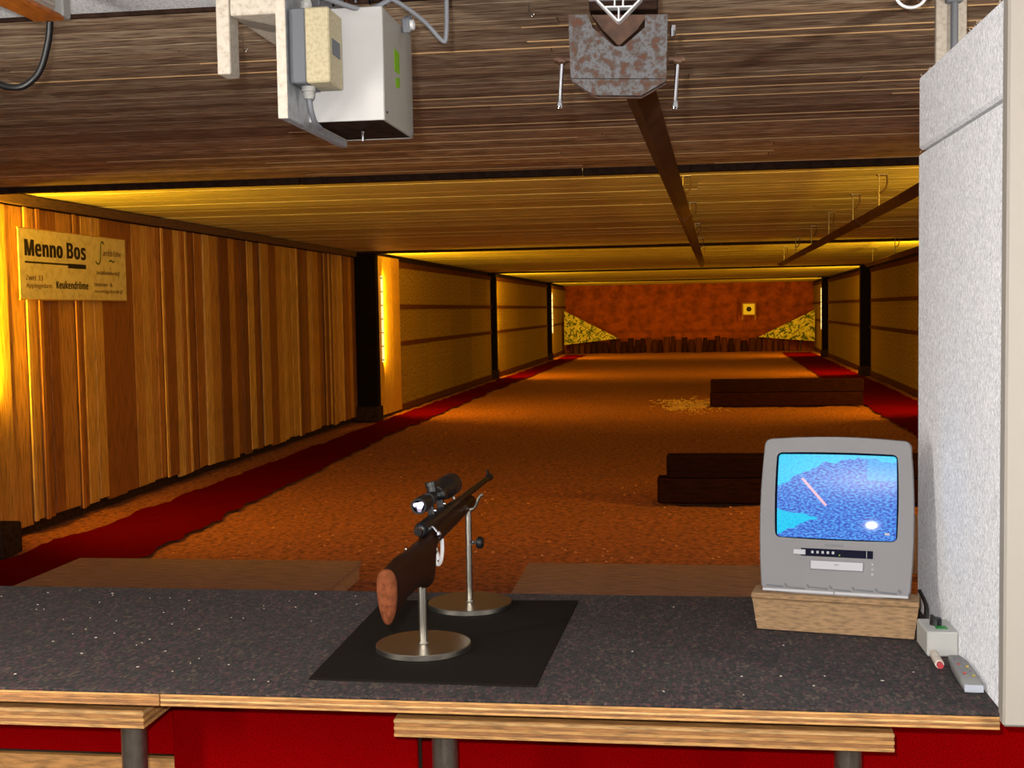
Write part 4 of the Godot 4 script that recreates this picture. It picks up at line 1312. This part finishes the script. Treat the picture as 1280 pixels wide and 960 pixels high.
	part(clip, "clip_ring", lathe([Vector2(0.008, -0.004), Vector2(0.012, -0.004), Vector2(0.012, 0.004), Vector2(0.008, 0.004)], 14, Vector3(1, 0, 0)), M.alu, Vector3(0.014, 0.0, 0.01))
	for k in 6:
		part(t, "wire", tube(curve([o + p(-0.78 + k * 0.028, 2.17, 2.64 + 0.02 * (k % 3)), o + p(-0.775 + k * 0.028, 2.215, 2.62), o + p(-0.75 + k * 0.02, 2.302, 2.66)], 5), 0.003, 6), [M.cable_grey, M.black, M.pad][k % 3])

func build_clamp() -> void:
	# steel clamp that carries the near end of the rail
	var t := thing("rail_clamp", "rusty steel clamp plate with two chrome handles holding the rail", "clamp", p(-0.122, 2.054, 2.65))
	t.rotation.z = -0.045
	var k := 0.001767
	var px := func(a: Array) -> Array:
		var o := []
		for q in a:
			o.append(Vector2((690.0 + q[0] / 6.4 - 770.0) * k, (60.0 - q[1] / 6.4) * k))
		return o
	part(t, "plate", slab(px.call([[130, 155], [285, 155], [325, 255], [500, 400], [570, 400], [735, 255], [735, 155], [910, 155], [915, 648], [165, 648]]), 0.012), M.rust, Vector3.ZERO, Basis.IDENTITY, "rusty grey plate")
	part(t, "lower_plate", slab(px.call([[168, 650], [915, 650], [900, 672], [725, 776], [355, 776], [180, 672]]), 0.012), M.rust, Vector3(0, -0.0005, -0.003))
	part(t, "rear_plate", slab(px.call([[130, 160], [285, 160], [325, 260], [500, 410], [570, 410], [735, 260], [735, 160], [910, 160], [910, 660], [720, 770], [360, 770], [175, 660]]), 0.008), M.rail, Vector3(0, 0, -0.055))
	for s in [-1, 1]:
		var x: float = -0.118 if s < 0 else 0.134
		part(t, "cross_bolt", lathe([Vector2(0, 0), Vector2(0.009, 0), Vector2(0.009, 0.036), Vector2(0, 0.036)], 12, Vector3(s, 0, 0)), M.rail, Vector3(x - s * 0.02, -0.028, -0.02))
		var h := part(t, "handle", lathe([Vector2(0, -0.092), Vector2(0.006, -0.091), Vector2(0.0078, -0.086), Vector2(0.0065, -0.078), Vector2(0.0048, -0.072), Vector2(0.0048, 0.012), Vector2(0, 0.012)], 14), M.chrome, Vector3(x, -0.045, -0.02), Basis(Vector3(0, 0, 1), -0.02))
		part(h, "handle_eye", lathe([Vector2(0, -0.008), Vector2(0.0095, -0.008), Vector2(0.0095, 0.008), Vector2(0, 0.008)], 12, Vector3(1, 0, 0)), M.rail, Vector3(0, 0.014, 0))
	part(t, "side_screw", lathe([Vector2(0, -0.014), Vector2(0.006, -0.012), Vector2(0.007, 0), Vector2(0.006, 0.012), Vector2(0, 0.014)], 12), M.chrome, Vector3(0.122, 0.030, -0.01))
	# bright aluminium end section of the rail
	var al := part(t, "profile_top", box(Vector3(0.148, 0.024, 0.03), 0.001), M.alu, Vector3(0.012, 0.108, 0.0), Basis(Vector3(0, 0, 1), 0.02), "bright aluminium profile")
	for s in [-1, 1]:
		part(al, "web", box(Vector3(0.068, 0.004, 0.03), 0.0008), M.alu, Vector3(s * 0.0255 - 0.008, -0.037, 0), Basis(Vector3(0, 0, 1), s * 0.79))
		part(al, "rib", box(Vector3(0.0035, 0.02, 0.03), 0.0008), M.alu, Vector3(-0.008 + s * 0.009, -0.020, 0))
	part(al, "rib", box(Vector3(0.0035, 0.034, 0.03), 0.0008), M.alu, Vector3(-0.008, -0.046, 0))
	part(al, "cross_web", box(Vector3(0.064, 0.0035, 0.03), 0.0008), M.alu, Vector3(-0.008, -0.031, 0))
	part(al, "hanger_block", box(Vector3(0.15, 0.05, 0.06), 0.003), M.dark_wood, Vector3(0.0, -0.004, -0.05))
	part(al, "hanger_stem", box(Vector3(0.06, 0.13, 0.04), 0.003), M.dark_wood, Vector3(0.0, 0.077, -0.04))
	part(t, "v_shoe", slab([Vector2(-0.055, 0.062), Vector2(-0.03, 0.03), Vector2(0.004, -0.003), Vector2(0.008, -0.003), Vector2(0.045, 0.03), Vector2(0.066, 0.062)], 0.05), M.rail, Vector3(0, 0.004, -0.014))

func build_overhead() -> void:
	# lamp batten over the bench
	var t := thing("ceiling_batten_lamp", "unlit batten lamp with ribbed cover and amber wooden side on the ceiling", "lamp", p(-1.494, 2.303, 2.2))
	part(t, "wooden_base", box(Vector3(0.075, 0.014, 1.16), 0.003), M.amber_wood, Vector3(0.0, -0.096, 0.0))
	part(t, "cover", box(Vector3(0.06, 0.078, 1.10), 0.006), M.diffuser, Vector3(0.003, -0.049, 0.0))
	for k in 6:
		part(t, "rib", box(Vector3(0.005, 0.006, 1.08), 0.001), M.diffuser, Vector3(0.0345, -0.020 - k * 0.0115, 0.0))
	part(t, "end_cap", box(Vector3(0.085, 0.08, 0.04), 0.004), M.grey_plastic, Vector3(0.0, -0.055, -0.585))
	part(t, "fixing_hook", tube(curve([Vector3(0.02, -0.005, -0.61), Vector3(0.012, -0.03, -0.615), Vector3(0.024, -0.038, -0.615), Vector3(0.032, -0.025, -0.61)], 5), 0.003, 8), M.alu)
	var c := part(self, "power_cable", tube(curve([p(-1.494, 2.2, 2.78), p(-1.505, 2.16, 2.79), p(-1.53, 2.10, 2.8), p(-1.558, 2.065, 2.8), p(-1.60, 2.05, 2.8), p(-1.66, 2.07, 2.8), p(-1.75, 2.16, 2.78), p(-1.80, 2.30, 2.75)], 6), 0.0085, 10), M.black)
	tag(c, "black power cable drooping from the batten lamp", "cable")
	# white board with a conduit right of the clamp
	var w := thing("conduit_board", "white board with grey conduit behind the divider", "conduit", p(0.722, 1.9, 3.32))
	part(w, "board", box(Vector3(0.078, 0.40, 0.018), 0.002), M.cream_wood, Vector3(0, 0.2, 0))
	part(w, "conduit", tube([Vector3(0.005, 0.0, 0.02), Vector3(0.005, 0.38, 0.02)], 0.0095, 12), M.cable_grey)
	part(w, "clamp", box(Vector3(0.042, 0.05, 0.03), 0.003), M.cable_grey, Vector3(0.004, 0.385, 0.02))
	# pulley wheel
	var y := thing("pulley_wheel", "small white-rimmed pulley wheel under the ceiling near the divider", "pulley", p(0.553, 2.303, 2.95))
	var ringpts := []
	for k in 25:
		ringpts.append(Vector3(cos(TAU * k / 24.0) * 0.036, -0.096 + sin(TAU * k / 24.0) * 0.036, 0))
	part(y, "rim", tube(ringpts, 0.004, 8), M.alu)
	for k in 5:
		var a := TAU * k / 5.0 + 0.3
		part(y, "spoke", tube([Vector3(0, -0.096, 0), Vector3(cos(a) * 0.034, -0.096 + sin(a) * 0.034, 0)], 0.003, 6), M.rail)
	part(y, "hub", lathe([Vector2(0, -0.008), Vector2(0.009, -0.008), Vector2(0.009, 0.008), Vector2(0, 0.008)], 12, Vector3(0, 0, 1)), M.chrome, Vector3(0, -0.096, 0))
	part(y, "strap", box(Vector3(0.012, 0.10, 0.004), 0.001), M.leg_steel, Vector3(0, -0.049, -0.012))
	# small ceiling hooks
	for q in [[-1.27, 3.5, "small screw hook in the board ceiling near the grey carpet edge"], [-1.15, 4.05, "small screw hook in the board ceiling between lamp and winch box"], [-0.38, 3.25, "small screw hook in the board ceiling beside the cable loop"]]:
		var h := part(self, "ceiling_hook", tube(curve([p(q[0], 2.302, q[1]), p(q[0], 2.28, q[1]), p(q[0] + 0.008, 2.268, q[1]), p(q[0] + 0.014, 2.278, q[1])], 5), 0.002, 6), M.chrome)
		tag(h, q[2], "hook", "hooks in the ceiling")

func build_sign() -> void:
	# the sponsor's board on the plank wall; local x runs down the range
	var t := thing("advertising_sign", "cream advertising board with dark lettering on the plank wall", "sign", p(-4.384, 1.617, 7.61))
	t.rotation.y = PI / 2 - 0.0084
	part(t, "board", box(Vector3(1.565, 0.487, 0.008), 0.002), M.sign, Vector3(0.7825, 0.2435, 0))
	part(t, "edge_strip", box(Vector3(1.575, 0.008, 0.014), 0.002), M.ply_top, Vector3(0.7825, 0.487, 0))
	part(t, "edge_strip", box(Vector3(1.575, 0.008, 0.014), 0.002), M.ply_top, Vector3(0.7825, 0.0, 0))
	var z := 0.0045
	var b := Basis.IDENTITY
	words(t, "Menno", 0.50, 0.115, Vector3(0.075, 0.297, z), b, M.ink, "lettering", true, false, 0.002, true)
	words(t, "Bos", 0.275, 0.118, Vector3(0.64, 0.297, z), b, M.ink, "lettering", true, false, 0.002, true)
	part(t, "thin_bar", box(Vector3(0.60, 0.013, 0.002), 0.0005), M.ink, Vector3(0.37, 0.256, z))
	part(t, "thick_bar", box(Vector3(0.265, 0.034, 0.002), 0.0005), M.ink, Vector3(0.782, 0.248, z))
	words(t, "Zwet 33", 0.218, 0.036, Vector3(0.075, 0.132, z), b, M.ink_thin, "lettering", false)
	words(t, "Appingedam", 0.334, 0.042, Vector3(0.075, 0.072, z), b, M.ink_thin, "lettering", false)
	words(t, "Keukendrôme", 0.465, 0.056, Vector3(0.473, 0.080, z), b, M.ink)
	part(t, "script_initial", tube(curve([Vector3(1.205, 0.435, z), Vector3(1.18, 0.452, z), Vector3(1.155, 0.43, z), Vector3(1.150, 0.38, z), Vector3(1.145, 0.32, z), Vector3(1.115, 0.28, z), Vector3(1.075, 0.285, z), Vector3(1.07, 0.30, z)], 6), 0.0055, 6), M.ink_green)
	words(t, "anidrôme", 0.30, 0.048, Vector3(1.188, 0.343, z), b, M.ink_thin, "lettering", false)
	part(t, "wave_mark", tube(curve([Vector3(1.285, 0.300, z), Vector3(1.305, 0.314, z), Vector3(1.33, 0.306, z), Vector3(1.35, 0.298, z), Vector3(1.368, 0.312, z)], 5), 0.005, 6), M.ink_green)
	words(t, "installatiebedrijf", 0.38, 0.040, Vector3(1.074, 0.188, z), b, M.ink_thin, "lettering", false)
	words(t, "timmer- &", 0.295, 0.032, Vector3(1.032, 0.106, z), b, M.ink_thin, "lettering", false)
	words(t, "montagebedrijf", 0.46, 0.036, Vector3(1.036, 0.048, z), b, M.ink_thin, "lettering", false)
